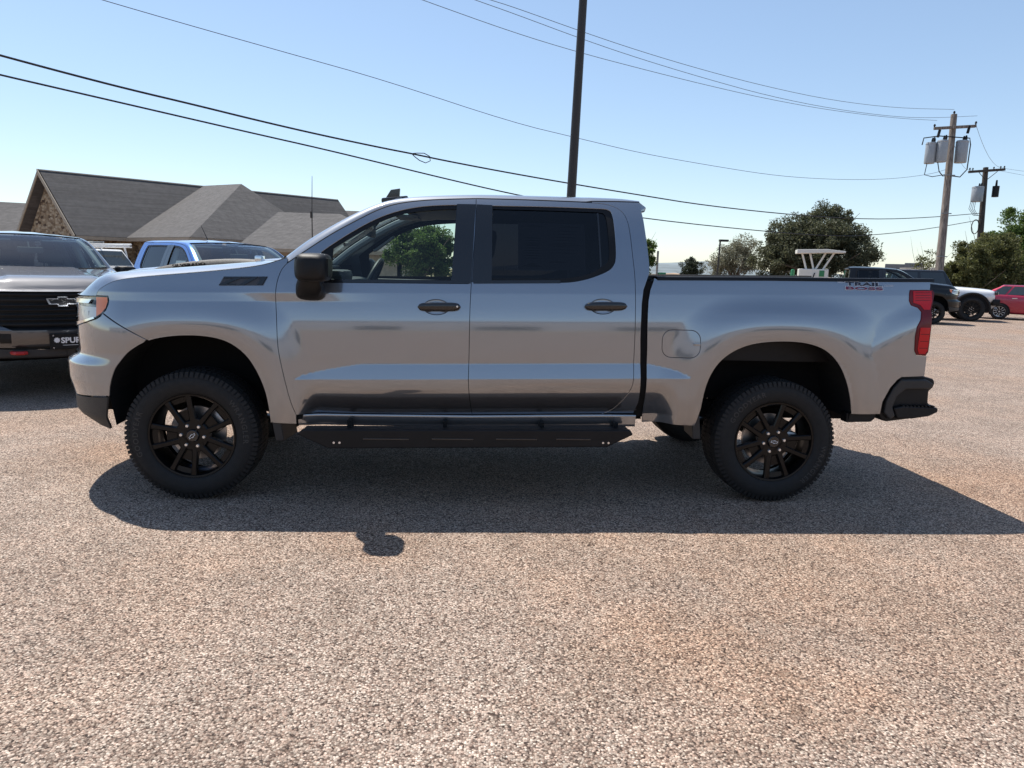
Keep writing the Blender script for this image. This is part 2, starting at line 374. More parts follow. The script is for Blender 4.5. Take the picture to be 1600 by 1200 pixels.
# traced outlines of the pickup's left side, (x along the body, height) in metres
OUT = {
 'hood_seam': [(-2.44, 1.268), (-2.433, 1.287), (-2.413, 1.307), (-2.378, 1.327), (-2.323, 1.354), (-2.276, 1.368), (-2.217, 1.379), (-2.106, 1.394), (-1.994, 1.406), (-1.845, 1.422), (-1.694, 1.439), (-1.543, 1.459), (-1.429, 1.479), (-1.353, 1.503), (-1.282, 1.53)],
 'a_base': [(-1.276, 1.499)],
 'fd_front': [(-1.28, 1.495), (-1.312, 1.459), (-1.332, 1.4), (-1.341, 1.342), (-1.343, 1.265), (-1.335, 1.168), (-1.328, 0.994), (-1.312, 0.896), (-1.289, 0.781), (-1.259, 0.643), (-1.228, 0.558)],
 'fender_bot': [(-1.23, 0.496), (-1.392, 0.502)],
 'arch_f': [(-2.349, 0.655), (-2.324, 0.757), (-2.283, 0.857), (-2.225, 0.93), (-2.109, 1.008), (-1.967, 1.039), (-1.826, 1.046), (-1.703, 1.035), (-1.609, 1.004), (-1.516, 0.931), (-1.452, 0.823), (-1.409, 0.703), (-1.394, 0.591)],
 'arch_r': [(1.351, 0.629), (1.369, 0.791), (1.418, 0.909), (1.492, 0.989), (1.605, 1.049), (1.73, 1.076), (1.892, 1.085), (2.033, 1.073), (2.154, 1.03), (2.245, 0.944), (2.306, 0.831), (2.348, 0.712), (2.37, 0.611)],
 'dd': [(-0.124, 1.927), (-0.127, 1.741), (-0.139, 1.56), (-0.15, 1.382), (-0.156, 1.205), (-0.155, 0.936), (-0.158, 0.78), (-0.146, 0.663), (-0.128, 0.559)],
 'fd_top': [(-1.28, 1.495), (-1.164, 1.58), (-1.014, 1.687), (-0.861, 1.777), (-0.746, 1.842), (-0.628, 1.887), (-0.467, 1.913), (-0.304, 1.926), (-0.124, 1.936)],
 'rd_top': [(-0.124, 1.936), (0.107, 1.939), (0.345, 1.938), (0.627, 1.936), (0.721, 1.928), (0.784, 1.909), (0.83, 1.874), (0.854, 1.819), (0.865, 1.745), (0.877, 1.589), (0.887, 1.48), (0.889, 1.373), (0.891, 1.229), (0.893, 1.065), (0.893, 0.955), (0.895, 0.834), (0.89, 0.784), (0.879, 0.749), (0.85, 0.695), (0.814, 0.642), (0.772, 0.597), (0.725, 0.576)],
 'door_bot': [(-1.228, 0.558), (-0.128, 0.559), (0.725, 0.576)],
 'cab_back': [(0.939, 1.949), (0.959, 1.827), (0.967, 1.748), (0.981, 1.592), (0.985, 1.501), (0.967, 1.456), (0.933, 1.364), (0.928, 1.119), (0.937, 0.956), (0.945, 0.705), (0.954, 0.54)],
 'bed_front': [(1.014, 1.466), (0.975, 1.365), (0.968, 1.2), (0.978, 0.957), (0.979, 0.751), (0.991, 0.562), (0.996, 0.517)],
 'bed_bot': [(0.997, 0.512), (1.139, 0.518), (1.321, 0.519)],
 'bed_top': [(1.002, 1.469), (1.754, 1.485), (2.394, 1.494), (2.875, 1.505)],
 'bed_rear': [(2.875, 1.505), (2.865, 1.455), (2.85, 1.003), (2.856, 0.868), (2.56, 0.613), (2.37, 0.611)],
 'win_f_out': [(-1.078, 1.567), (-1.01, 1.62), (-0.859, 1.724), (-0.704, 1.81), (-0.546, 1.861), (-0.385, 1.885), (-0.124, 1.897), (-0.146, 1.4), (-1.053, 1.384)],
 'win_f_glass': [(-1.016, 1.584), (-0.857, 1.692), (-0.702, 1.782), (-0.545, 1.836), (-0.384, 1.858), (-0.238, 1.868), (-0.27, 1.42), (-1.023, 1.405)],
 'win_r_out': [(-0.124, 1.896), (-0.028, 1.893), (0.341, 1.899), (0.662, 1.897), (0.729, 1.895), (0.754, 1.87), (0.764, 1.769), (0.77, 1.586), (0.751, 1.531), (0.714, 1.498), (0.611, 1.455), (0.52, 1.431), (0.428, 1.419), (-0.146, 1.402)],
 'win_r_glass': [(-0.017, 1.874), (0.341, 1.877), (0.661, 1.875), (0.71, 1.869), (0.722, 1.769), (0.729, 1.586), (0.707, 1.546), (0.612, 1.483), (0.51, 1.456), (0.42, 1.446), (-0.023, 1.435)],
 'headlight': [(-2.72, 1.248), (-2.443, 1.265), (-2.341, 1.269), (-2.336, 1.248), (-2.339, 1.218), (-2.355, 1.183), (-2.389, 1.155), (-2.427, 1.134), (-2.543, 1.108), (-2.678, 1.083)],
 'amber': [(-2.443, 1.262), (-2.346, 1.263), (-2.343, 1.237), (-2.352, 1.198), (-2.389, 1.163), (-2.422, 1.15)],
 'bump_seam': [(-2.374, 1.167), (-2.103, 1.014)],
 'bump_low': [(-2.348, 0.659), (-2.741, 0.618), (-2.731, 0.691)],
 'bump_dark': [(-2.358, 0.65), (-2.844, 0.588), (-2.78, 0.393), (-2.583, 0.434), (-2.406, 0.438)],
 'fuel': [(1.071, 1.142), (1.314, 0.966)],
 'decal': [(2.208, 1.477), (2.6, 1.428)],
 'z71': [(-1.679, 1.349), (-1.653, 1.402), (-1.391, 1.409), (-1.418, 1.356)],
 'handle': [(-0.476, 1.247), (-0.212, 1.253), (0.563, 1.275), (0.832, 1.281)],
 'tail': [(2.711, 1.43), (2.879, 1.433), (2.893, 1.414), (2.88, 1.356), (2.861, 1.302), (2.863, 1.232), (2.861, 1.149), (2.859, 1.031), (2.84, 1.005), (2.774, 1.011), (2.756, 1.039), (2.749, 1.131), (2.757, 1.194), (2.783, 1.24), (2.791, 1.293), (2.766, 1.319), (2.717, 1.334), (2.703, 1.362), (2.705, 1.407)],
 'bumper_r': [(2.68, 0.861), (2.856, 0.868), (2.938, 0.845), (2.944, 0.815), (2.934, 0.78), (2.909, 0.759), (2.914, 0.675), (2.964, 0.647), (2.965, 0.623), (2.908, 0.595), (2.801, 0.574), (2.639, 0.552), (2.595, 0.563), (2.568, 0.611), (2.571, 0.697), (2.611, 0.792), (2.654, 0.844)],
 'crease': [(0.307, 1.344), (1.75, 1.38), (-1.836, 1.311), (0.318, 0.912), (0.319, 0.817), (0.311, 1.134)],
 'mudflap_f': [(-1.389, 0.616), (-1.344, 0.618), (-1.342, 0.377), (-1.281, 0.4), (-1.274, 0.475)],
 'rocker_bot': [(-1.23, 0.496), (-0.2, 0.49), (0.984, 0.508)],
 'rcrease': [(2.377, 0.914), (2.487, 1.02), (2.591, 1.084), (2.709, 1.152)],
}
# ================================================================ pickup truck
def resample(pts, d):
    pts = np.asarray(pts, float); out = []
    for a, b in zip(pts[:-1], pts[1:]):
        n = max(1, int(np.ceil(np.linalg.norm(b-a)/d)))
        for k in range(n): out.append(a+(b-a)*k/n)
    out.append(pts[-1]); return np.array(out)
def smooth_line(pts, it=2):
    p = np.asarray(pts, float)
    for _ in range(it):
        q = [p[0]]
        for a, b in zip(p[:-1], p[1:]): q += [a*.75+b*.25, a*.25+b*.75]
        q.append(p[-1]); p = np.array(q)
    return p
def in_poly(P, poly):
    x, y = P[:, 0], P[:, 1]; c = np.zeros(len(P), bool); n = len(poly); j = n-1
    for i in range(n):
        xi, yi = poly[i]; xj, yj = poly[j]
        with np.errstate(divide='ignore', invalid='ignore'):
            k = ((yi > y) != (yj > y)) & (x < (xj-xi)*(y-yi)/(yj-yi+1e-15)+xi)
        c ^= k; j = i
    return c
def area(p): x, y = p[:, 0], p[:, 1]; return .5*np.sum(x*np.roll(y, -1)-np.roll(x, -1)*y)
def loop_clean(pts, d):
    p = resample(np.vstack([pts, pts[:1]]), d)[:-1]
    keep = [0]
    for i in range(1, len(p)):
        if np.linalg.norm(p[i]-p[keep[-1]]) > d*.25: keep.append(i)
    p = p[keep]
    if np.linalg.norm(p[-1]-p[0]) < d*.25: p = p[:-1]
    return p if area(p) > 0 else p[::-1]
def inset_loop(p, e):
    t = np.roll(p, -1, 0)-np.roll(p, 1, 0); t /= np.linalg.norm(t, axis=1, keepdims=True)+1e-12
    return p+np.stack([-t[:, 1], t[:, 0]], 1)*e, np.stack([t[:, 1], -t[:, 0]], 1)
def tri_fill(loops, res, extra=None, resz=None):
    """loops[0] outer (ccw), the rest holes; returns points, triangles"""
    outer = loops[0]; lo = outer.min(0); hi = outer.max(0)
    rz = resz or res*.9
    rows = np.arange(lo[1]-.06+rz*.5, hi[1]+.06, rz)
    if resz:                                  # rows run along the raked feature lines, doubled up at the creases
        for c in (.5615, .5645, .806, 1.287, 1.342): rows = rows[np.abs(rows-c) > rz*.75]
        rows = np.sort(np.concatenate([rows, [.5585, .5615, .5645, .5675, .803, .807, .811, 1.283, 1.287, 1.291, 1.332, 1.336, 1.340, 1.344, 1.348, 1.352]]))
    gx, gy = np.meshgrid(np.arange(lo[0]+res*.5, hi[0], res), rows)
    gx = gx+(np.arange(gx.shape[0])[:, None] % 2)*res*.25
    if resz: gy = gy+.02*np.maximum(gx, U0)
    G = np.stack([gx.ravel(), gy.ravel()], 1)
    if extra is not None: G = np.vstack([G, extra])
    ok = in_poly(G, outer)
    for h in loops[1:]: ok &= ~in_poly(G, h)
    G = G[ok]
    B = np.vstack(loops)
    if len(G):
        d2 = np.full(len(G), 9.)
        for k in range(0, len(B), 200): d2 = np.minimum(d2, ((G[:, None, :]-B[None, k:k+200])**2).sum(-1).min(1))
        G = G[d2 > (min(res, rz, .006)*.45)**2]
    V = np.vstack([B, G]); E = []; n0 = 0
    for L in loops:
        n = len(L); E += [(n0+i, n0+(i+1) % n) for i in range(n)]; n0 += n
    rv, re, rf, ov, oe, of = delaunay_2d_cdt([Vector(p) for p in V], E, [], 0, 1e-6)
    P = np.array([(p.x, p.y) for p in rv]); T = np.array([f for f in rf if len(f) == 3])
    c = P[T].mean(1); ok = in_poly(c, outer)
    for h in loops[1:]: ok &= ~in_poly(c, h)
    T = T[ok]
    a = P[T]; cr = (a[:, 1, 0]-a[:, 0, 0])*(a[:, 2, 1]-a[:, 0, 1])-(a[:, 2, 0]-a[:, 0, 0])*(a[:, 1, 1]-a[:, 0, 1])
    T[cr < 0] = T[cr < 0][:, ::-1]
    return P, T
def panel(name, outline, m, parent, holes=(), res=.022, gap=.0026, thick=.016, off=0.0, seg=.012, resz=None):
    """sheet-metal panel on the body surface with a folded edge"""
    loops = []; rims = []
    o, nrm = inset_loop(loop_clean(np.asarray(outline, float), seg), gap); loops.append(o); rims.append((o, nrm))
    for h in holes:
        o2, n2 = inset_loop(loop_clean(np.asarray(h, float), seg), -gap); loops.append(o2); rims.append((o2, -n2))
    P, T = tri_fill(loops, res, None, resz)
    N3 = FN(P[:, 0], P[:, 1]); V = F(P[:, 0], P[:, 1])+N3*off
    verts = [V]; norms = [N3]; faces = T.tolist(); base = len(V)
    for ri, (L, nr) in enumerate(rims):
        n = len(L); n3 = FN(L[:, 0], L[:, 1]); a = F(L[:, 0], L[:, 1])+n3*off
        side = F(L[:, 0]+nr[:, 0]*.004, L[:, 1]+nr[:, 1]*.004)+n3*off-a; side /= np.linalg.norm(side, axis=1, keepdims=True)+1e-9
        b1 = a-n3*.0025+side*.0008; b2 = a-n3*thick
        verts += [a, b1, b2]; q = n3*.7+side*.7; norms += [n3, q, side]
        flip = ri > 0
        for i in range(n):
            j = (i+1) % n
            for k in (0, n):
                f = (base+k+i, base+k+n+i, base+k+n+j, base+k+j); faces.append(f[::-1] if flip else f)
        base += 3*n
    V = np.vstack(verts); N = np.vstack(norms); N = N/(np.linalg.norm(N, axis=1, keepdims=True)+1e-9)
    return mesh_obj(name, V, faces, m, parent, normals=N)
def surf_patch(name, outline, m, parent, off, res=.03, seg=.015, holes=(), y_only=False):
    """thin skin following the body surface at an offset (glass, backing, decals)"""
    loops = [loop_clean(np.asarray(outline, float), seg)]+[loop_clean(np.asarray(h, float), seg) for h in holes]
    P, T = tri_fill(loops, res)
    N3 = FN(P[:, 0], P[:, 1]); V = F(P[:, 0], P[:, 1])+N3*off
    return mesh_obj(name, V, T.tolist(), m, parent, normals=N3)
def grid_mesh(name, G, m, parent, smooth=True, flip=False):
    G = np.asarray(G, float); a, b = G.shape[:2]
    f = []
    for i in range(a-1):
        for j in range(b-1):
            q = (i*b+j, i*b+j+1, (i+1)*b+j+1, (i+1)*b+j); f.append(q[::-1] if flip else q)
    return mesh_obj(name, G.reshape(-1, 3), f, m, parent, smooth=smooth)
def text_geo(body, size=1.0, offset=0.0, shear=0.0, space=1.0, extrude=0.0):
    cu = bpy.data.curves.new('t', 'FONT'); cu.body = body; cu.size = size; cu.offset = offset; cu.shear = shear; cu.space_character = space; cu.extrude = extrude
    cu.align_x = 'CENTER'; cu.align_y = 'CENTER'; cu.resolution_u = 3
    o = bpy.data.objects.new('t', cu); COL.objects.link(o)
    dg = bpy.context.evaluated_depsgraph_get(); dg.update()
    me = o.evaluated_get(dg).to_mesh()
    v = np.array([tuple(p.co) for p in me.vertices]); f = [tuple(p.vertices) for p in me.polygons]
    bpy.data.objects.remove(o, do_unlink=True); bpy.data.curves.remove(cu)
    return v, f
def mirror_part(o, kids):
    """right-hand twin of a left-hand part"""
    c = o.copy(); COL.objects.link(c); c.parent = o.parent
    c.scale = (1, -1, 1); c.location.y = -c.location.y
    for ch in kids:
        d = ch.copy(); COL.objects.link(d); d.parent = c
    return c

TR = empty('pickup_truck')
tag(TR, 'grey metallic crew cab pickup truck filling the middle of the lot, seen side on', 'pickup truck')
SIDE = []                                          # left-hand parts that get a right-hand twin: (part, [sub-parts])
def O(k, a=None, b=None): return [tuple(p) for p in OUT[k][a:b]]
P1 = M['paint']
# --- outlines -----------------------------------------------------
hood_seam = smooth_line(O('hood_seam'), 2)
fd_front = smooth_line(O('fd_front'), 2); fd_top = smooth_line(O('fd_top'), 2)
dd = smooth_line(O('dd'), 2); rd_line = smooth_line(O('rd_top'), 2)
arch_f = smooth_line(O('arch_f'), 2); arch_r = smooth_line(O('arch_r'), 2)
rd_top_n = int(np.argmax(rd_line[:, 0] > .66))
head_line = smooth_line(O('headlight'), 1)
# --- front wing
i_seam = [i for i in range(len(arch_f)) if arch_f[i, 0] > OUT['bump_seam'][1][0]]
arch_back = arch_f[i_seam]
head_right = [p for p in O('headlight', 2, 7)]
wing = list(map(tuple, hood_seam))+[tuple(fd_front[0])]+list(map(tuple, fd_front[1:]))+[(-1.229, .498), (-1.389, .505)]+list(map(tuple, arch_back[::-1]))+[tuple(OUT['bump_seam'][1]), tuple(OUT['bump_seam'][0])]+[tuple(p) for p in OUT['headlight'][5:1:-1]]
w_ = panel('front_fender', wing, P1, TR, res=.02, resz=.010); SIDE.append((w_, []))
# --- doors
wf_out = smooth_line(O('win_f_out', 0, 7), 2); wf = list(map(tuple, wf_out))+O('win_f_out', 7)
fdoor = list(map(tuple, fd_front[::-1]))+list(map(tuple, fd_top[1:]))+list(map(tuple, dd))
wfh = [(min(p[0], -.135) if p[1] > 1.39 else p[0], p[1]) for p in wf]
def inset_b(pts, xmax=None, xmin=None): return [((min(p[0], xmax) if xmax is not None else max(p[0], xmin)), p[1]) for p in pts]
fd_poly = np.array(fdoor)
wf_h = [p for p in wf if p[0] < -.17]; kk = max(i for i, p in enumerate(wf_h) if p[1] > 1.6)
wf_h = wf_h[:kk+1]+[(-.165, 1.895), (-.165, 1.3985)]+wf_h[kk+1:]
fd = panel('front_door', fdoor, P1, TR, holes=[wf_h], resz=.0065)
rd_poly = list(map(tuple, dd[::-1]))+[tuple(rd_line[0])]+list(map(tuple, rd_line[1:]))
wr = [(-.115, 1.402), (-.115, 1.8935)]+[p for p in map(tuple, smooth_line(O('win_r_out', 1), 2)) if p[0] > -.10]
rd = panel('rear_door', rd_poly, P1, TR, holes=[wr], resz=.0065)
# black pillar appliques, seals and glass
gf = list(map(tuple, smooth_line(O('win_f_glass', 0, 6), 2)))+O('win_f_glass', 6)
gr = list(map(tuple, smooth_line(O('win_r_glass', 0, 3), 1)))+list(map(tuple, smooth_line(O('win_r_glass', 2, 10), 2)))+O('win_r_glass', 10)
fsub = []; rsub = []
def grow(poly, e):
    p = loop_clean(np.asarray(poly, float), .03); q, _ = inset_loop(p, -e); return q
fsub.append(surf_patch('window_seal', grow(wf_h, .016), M['satin_black'], fd, -.006, holes=[gf]))
rsub.append(surf_patch('window_seal', grow(wr, .016), M['satin_black'], rd, -.006, holes=[gr]))
fsub.append(surf_patch('window_glass', grow(gf, .006), M['glass'], fd, -.012))
rsub.append(surf_patch('window_glass', grow(gr, .006), M['tint'], rd, -.012))
pil = [(-.246, 1.896), (-.1268, 1.898), (-.1420, 1.56), (-.1512, 1.405), (-.274, 1.403)]
fsub.append(surf_patch('pillar_trim', pil, M['gloss_black'], fd, .0022))
pil2 = [(-.1212, 1.898), (-.020, 1.896), (-.022, 1.412), (-.1452, 1.408), (-.1362, 1.56)]
rsub.append(surf_patch('pillar_trim', pil2, M['gloss_black'], rd, .0022))
rsub.append(surf_patch('pillar_trim', [(.655, 1.872), (.666, 1.872), (.676, 1.530), (.665, 1.522)], M['gloss_black'], rd, -.008))
# belt mouldings
fsub.append(surf_patch('belt_moulding', [(-1.05, 1.383), (-.1535, 1.399), (-.1525, 1.416), (-1.05, 1.402)], M['gloss_black'], fd, .004))
rsub.append(surf_patch('belt_moulding', [(-.136, 1.400), (.41, 1.416), (.41, 1.434), (-.136, 1.418)], M['gloss_black'], rd, .004))
# front sail panel by the mirror
fsub.append(surf_patch('mirror_sail', [(-1.06, 1.40), (-1.01, 1.40), (-1.005, 1.59), (-1.06, 1.56)], M['satin_black'], fd, -.004))
def handle(door, x0, x1, z0, z1, key):
    n = 25; xs = np.linspace(x0, x1, n); zs = np.linspace(z0, z1, n); subs = []
    cx = x0+(x1-x0)*.43; cz = z0+(z1-z0)*.43
    # dished cup behind the grip
    G = []
    for r in np.linspace(0, 1, 7):
        a = np.linspace(0, 2*np.pi, 33); u = cx+.080*r*np.cos(a)*.98; z = cz+.047*r*np.sin(a)
        G.append(F(u, z)+FN(u, z)*(.0015 if r > .99 else -.0)+np.array([0, 1, 0])*(.0*(1-r*r)))
    cup = grid_mesh('handle_cup', np.array(G), M['paint'], door); 
    for v in cup.data.vertices: pass
    subs.append(cup)
    ring = MB(); a = np.linspace(0, 2*np.pi, 41); u = cx+.081*np.cos(a); z = cz+.047*np.sin(a)
    ring.tube([tuple(p) for p in F(u, z)+FN(u, z)*.001], .0022, 5, cap=False); subs.append(ring.build('cup_edge', M['satin_black'], door, smooth=True))
    mb = MB(); pts = []; rad = []
    rings = []
    for i in range(n):
        t = i/(n-1); c = F(xs[i], zs[i]); nn = FN(xs[i], zs[i])
        lift = .012+.020*math.sin(math.pi*min(1, max(0, (t*1.0))))**.5
        hh = .0235*(1-abs(2*t-1)**6)**.5+.003
        rings.append([tuple(c+nn*(lift*.9+.013*math.cos(q))+np.array([0, 0, 1])*hh*math.sin(q)) for q in np.linspace(0, 2*np.pi, 13)[:-1]])
    v = [p for r in rings for p in r]; f = []
    for i in range(n-1):
        for k in range(12): f.append((i*12+k, i*12+(k+1) % 12, (i+1)*12+(k+1) % 12, (i+1)*12+k))
    f += [tuple(range(12)), tuple((n-1)*12+k for k in range(12))]
    mb.add(v, f); subs.append(mb.build('door_handle', M['gloss_black'], door, smooth=True, angle=60))
    if key:
        for dx in (-.075, -.022):
            k = MB(); c = F(x1+dx, z1)+FN(x1+dx, z1)*.034; k.lathe([(0.0001, -.004), (.006, -.004), (.006, 0.003)], 14, 'Y', tuple(c)); subs.append(k.build('lock_button', M['lug'], door, smooth=True))
    return subs
fsub += handle(fd, -.477, -.212, 1.247, 1.253, True)
rsub += handle(rd, .564, .833, 1.275, 1.281, False)
SIDE.append((fd, fsub)); SIDE.append((rd, rsub))
# --- cab corner, rocker
cab_back = np.array(O('cab_back'))
cb = smooth_line(cab_back[1:], 1)
i0 = int(np.argmax(rd_line[:, 0] >= .62))
corner = list(map(tuple, rd_line[i0:]))+[(.72, OUT['door_bot'][2][1]+.001), (.932, OUT['door_bot'][2][1]+.0045)]+[tuple(p) for p in cb[::-1] if p[1] > .60]+[(.939, 1.948), (.78, 1.947), (.626, 1.943)]
SIDE.append((panel('cab_corner', corner, P1, TR, resz=.0065), []))
db = OUT['door_bot']; rb_ = OUT['rocker_bot']
xr_ = np.linspace(db[0][0]+.002, .945, 60)
zt_ = np.interp(xr_, [p[0] for p in db], [p[1] for p in db])-.004; zb_ = np.interp(xr_, [p[0] for p in rb_], [p[1] for p in rb_])-.016
wr_ = W(np.zeros(60), np.full(60, .575))+.006*sstep(-1.1, -1.0, xr_)+.03*(1-sstep(-1.23, -1.05, xr_))
G = []
for f_, o_ in ((1., -.040), (1., -.003), (.97, -.001), (.80, -.002), (.6, -.004), (.35, -.0065), (.18, -.0085), (.06, -.012), (0., -.022), (0., -.12)):
    G.append(np.stack([xr_, -(wr_+o_), zb_+(zt_-zb_)*f_], 1))
SIDE.append((grid_mesh('rocker_panel', np.array(G), P1, TR, flip=True), []))
# --- bed side
bed_f = smooth_line(O('bed_front'), 1)
tail = O('tail')
bum = [(2.571, .612), (2.572, .696), (2.612, .792), (2.655, .845), (2.683, .863)]
tail_left = [tail[0]]+tail[:8:-1]           # from the lamp's top left corner down its front edge
tl = [tuple(p) for p in tail_left]
bed_out = list(map(tuple, bed_f))+[(1.128, .526), (1.324, .517)]+list(map(tuple, arch_r))+[(2.45, .611)]+bum+[(2.859, .868), (2.857, 1.003)]+[tail[8]]+tl[::-1][0:0]
# lamp notch: up the front edge of the lamp
front_edge = tail[9:]+[tail[0]]
bed_out += [tuple(p) for p in front_edge]+[(2.865, 1.434), (2.870, 1.46), (2.874, 1.492), (2.393, 1.482), (1.753, 1.473), (1.03, 1.457)]
fx0, fz1 = OUT['fuel'][0]; fx1, fz0 = OUT['fuel'][1]
def rrect(x0, x1, z0, z1, r, n=6):
    p = []
    for cx, cz, a0 in ((x1-r, z0+r, -90), (x1-r, z1-r, 0), (x0+r, z1-r, 90), (x0+r, z0+r, 180)):
        for k in range(n+1): a = math.radians(a0+90*k/n); p.append((cx+r*math.cos(a), cz+r*math.sin(a)))
    return p
fuel = rrect(fx0, fx1, fz0, fz1, .062)
bs = panel('bed_side', bed_out, P1, TR, holes=[fuel], res=.022, resz=.0065)
SIDE.append((bs, []))
fuelp = panel('fuel_door', fuel, P1, TR, res=.02, gap=.0026, resz=.01)     # on the driver's side only
fuelp_latch = MB(); c = F(fx1-.022, (fz0+fz1)/2); fuelp_latch.box(c+np.array([-.022, -.006, -.009]), c+np.array([.022, .004, .009]), .004); fuelp_latch.build('fuel_latch', P1, fuelp, smooth=True)
plug = panel('bed_patch', fuel, P1, TR, res=.03, gap=-.002); plug.scale = (1, -1, 1)
# near-black backing sheets stand in for the shade inside the seams
bk = []
for x0, x1, z0, z1 in ((-1.40, -1.16, .56, 1.50), (-.20, -.09, .55, 1.93), (.68, 1.06, .55, 1.45), (.80, .93, 1.4, 1.93), (fx0-.02, fx1+.02, fz0-.02, fz1+.02), (-1.22, .93, .52, .62)):
    xs = np.linspace(x0, x1, max(3, int((x1-x0)/.04))); zs = np.linspace(z0, z1, max(3, int((z1-z0)/.04)))
    U, Z = np.meshgrid(xs, zs); bk.append(F(U, Z)+FN(U, Z)*-.022)
vv = []; ff = []
for G in bk:
    a, b = G.shape[:2]; n0 = len(vv); vv += G.reshape(-1, 3).tolist()
    ff += [(n0+i*b+j, n0+i*b+j+1, n0+(i+1)*b+j+1, n0+(i+1)*b+j) for i in range(a-1) for j in range(b-1)]
SIDE.append((mesh_obj('seam_shade_backing', vv, ff, M['under'], TR, smooth=True), []))
# --- roof rail and windscreen pillar
USIL = np.array([(-1.311, -.82, 1.53), (-1.182, -.79, 1.637), (-1.027, -.76, 1.738), (-.871, -.73, 1.829), (-.737, -.70, 1.891), (-.634, -.67, 1.921), (-.472, -.64, 1.946), (-.139, -.60, 1.971), (.051, -.60, 1.975), (.476, -.60, 1.979), (.798, -.61, 1.977), (.878, -.62, 1.968), (.945, -.63, 1.953)])
S2 = list(map(tuple, fd_top))+[tuple(p) for p in rd_line[1:i0]]+[(.626, 1.943), (.78, 1.947), (.939, 1.948)]
S2 = np.array(S2); S3 = F(S2[:, 0], S2[:, 1])
def by_arc(P, n, s0=0., s1=1.):
    d = np.concatenate([[0], np.cumsum(np.linalg.norm(np.diff(P, axis=0), axis=1))]); d /= d[-1]
    t = np.linspace(s0, s1, n); return np.stack([np.interp(t, d, P[:, k]) for k in range(3)], 1)
US = smooth_line(USIL, 2)
nA = 90
xq = np.concatenate([np.linspace(-1.285, -.45, 50), np.linspace(-.43, .94, 40)])
Sx = np.stack([xq, np.interp(xq, S3[:, 0], S3[:, 1]), np.interp(xq, S3[:, 0], S3[:, 2])], 1)
xu = np.interp(xq, [-1.285, -.45, .94], [-1.311, -.50, .945])
Ux = np.stack([xu, np.interp(xu, US[:, 0], US[:, 1]), np.interp(xu, US[:, 0], US[:, 2])], 1)
G = []
for k in range(9):
    t = k/8
    out_ = np.stack([0*xq, -np.ones(len(xq)), .9*np.ones(len(xq))], 1); out_ /= np.linalg.norm(out_[0])
    bul = math.sin(math.pi*t)*.012
    G.append(Sx*(1-t)+Ux*t+out_*bul+np.array([0, .0015, .0015]))
rail = grid_mesh('roof_rail', np.array(G), P1, TR); SIDE.append((rail, []))
dj = MB(); dj.tube([tuple(p) for p in Sx+np.array([0, .004, .001])], .004, 5); SIDE.append((dj.build('door_top_seal', M['satin_black'], TR), []))
# --- roof
iU = int(np.argmin(np.abs(Ux[:, 0]+.60)))
RU = Ux[iU:]; G = []
for k in range(41):
    v = -1+2*k/40
    row = []
    for j, p in enumerate(RU):
        t = j/(len(RU)-1)
        y = -p[1]*v; cr = (1-v*v)
        x = p[0]-.10*cr*(1-t)**3+.02*cr*t**6
        row.append((x, y, p[2]+.030*cr-.0*t+ .004*max(0, cr-.3)*math.sin(v*14)))
    G.append(row)
roof = grid_mesh('roof', np.array(G), P1, TR)
# --- windscreen
WU = Ux[:iU+1]; G = []
for k in range(33):
    v = -1+2*k/32; row = []
    for j, p in enumerate(WU):
        t = j/(len(WU)-1); y = -p[1]*v; cr = 1-v*v
        row.append((p[0]-(.16*(1-t)+.10*t)*cr+.004, y, p[2]-.004+(.030*t)*cr-.03*(1-t)*cr))
    G.append(row)
wsG = np.array(G); ws = grid_mesh('windscreen', wsG, M['windshield'], TR)
mb = MB(); mb.tube([tuple(p) for p in wsG[:, -1]+np.array([0, 0, .003])], .008, 6); mb.tube([tuple(p) for p in wsG[:, 0]], .014, 6)
mb.build('windscreen_seal', M['satin_black'], TR, smooth=True)
# --- bonnet
E0 = [(u, 1.262) for u in np.linspace(OUT['hood_seam'][0][0], U0-_ARC[-1], 30)]
Ecur = F(np.array([p[0] for p in E0]), np.array([p[1] for p in E0]))
hs = resample(np.array([p for p in hood_seam if True]), .012); Hs3 = F(hs[:, 0], hs[:, 1]); Hs = by_arc(Hs3, 60)
ZT = np.array([(-2.90, 1.235), (-2.685, 1.27), (-2.652, 1.308), (-2.598, 1.342), (-2.548, 1.372), (-2.487, 1.394), (-2.366, 1.416), (-2.225, 1.432), (-2.104, 1.443), (-1.799, 1.474), (-1.491, 1.505), (-1.3, 1.52)])
G = []
nv = 30
for i, s in enumerate(Hs):
    t = i/(len(Hs)-1); row = []
    cxp = -2.815*(1-t)+(-1.45)*t
    for k in range(nv):
        v = k/(nv-1)
        e = Ecur[k] if True else None
        e0x = Hs[0][0]*(1-v)+(-2.815)*v; e0y = Hs[0][1]*(1-v)
        x = s[0]*(1-v)+cxp*v+(e[0]-e0x)*(1-t)**2.2
        y = s[1]*(1-v)+(e[1]-e0y)*(1-t)**2.2
        g = 1-(1-min(v/.36, 1))**2.3
        zt = np.interp(x-.02*(1-t), ZT[:, 0], ZT[:, 1])
        nose = (1-(1-min(1, t/.16))**2.0)
        z = s[2]+(zt-s[2])*g
        z = z*nose+(1.262+(s[2]-1.262)*(1-g))*(1-nose) if t < .16 else z
        z += .018*sstep(.48, .56, v)*sstep(.05, .3, t)
        row.append((x, y, z))
    G.append(row)
Gh = np.array(G)
hoodG = np.concatenate([Gh, (Gh[:, ::-1]*np.array([1, -1, 1]))[:, 1:]], 1)
hood = grid_mesh('bonnet', hoodG, P1, TR, flip=True)
ml = MB(); ml.tube([tuple(p) for p in Hs3[::3]+np.array([0, .004, -.001])], .0035, 5); SIDE.append((ml.build('bonnet_gap', M['satin_black'], TR), []))
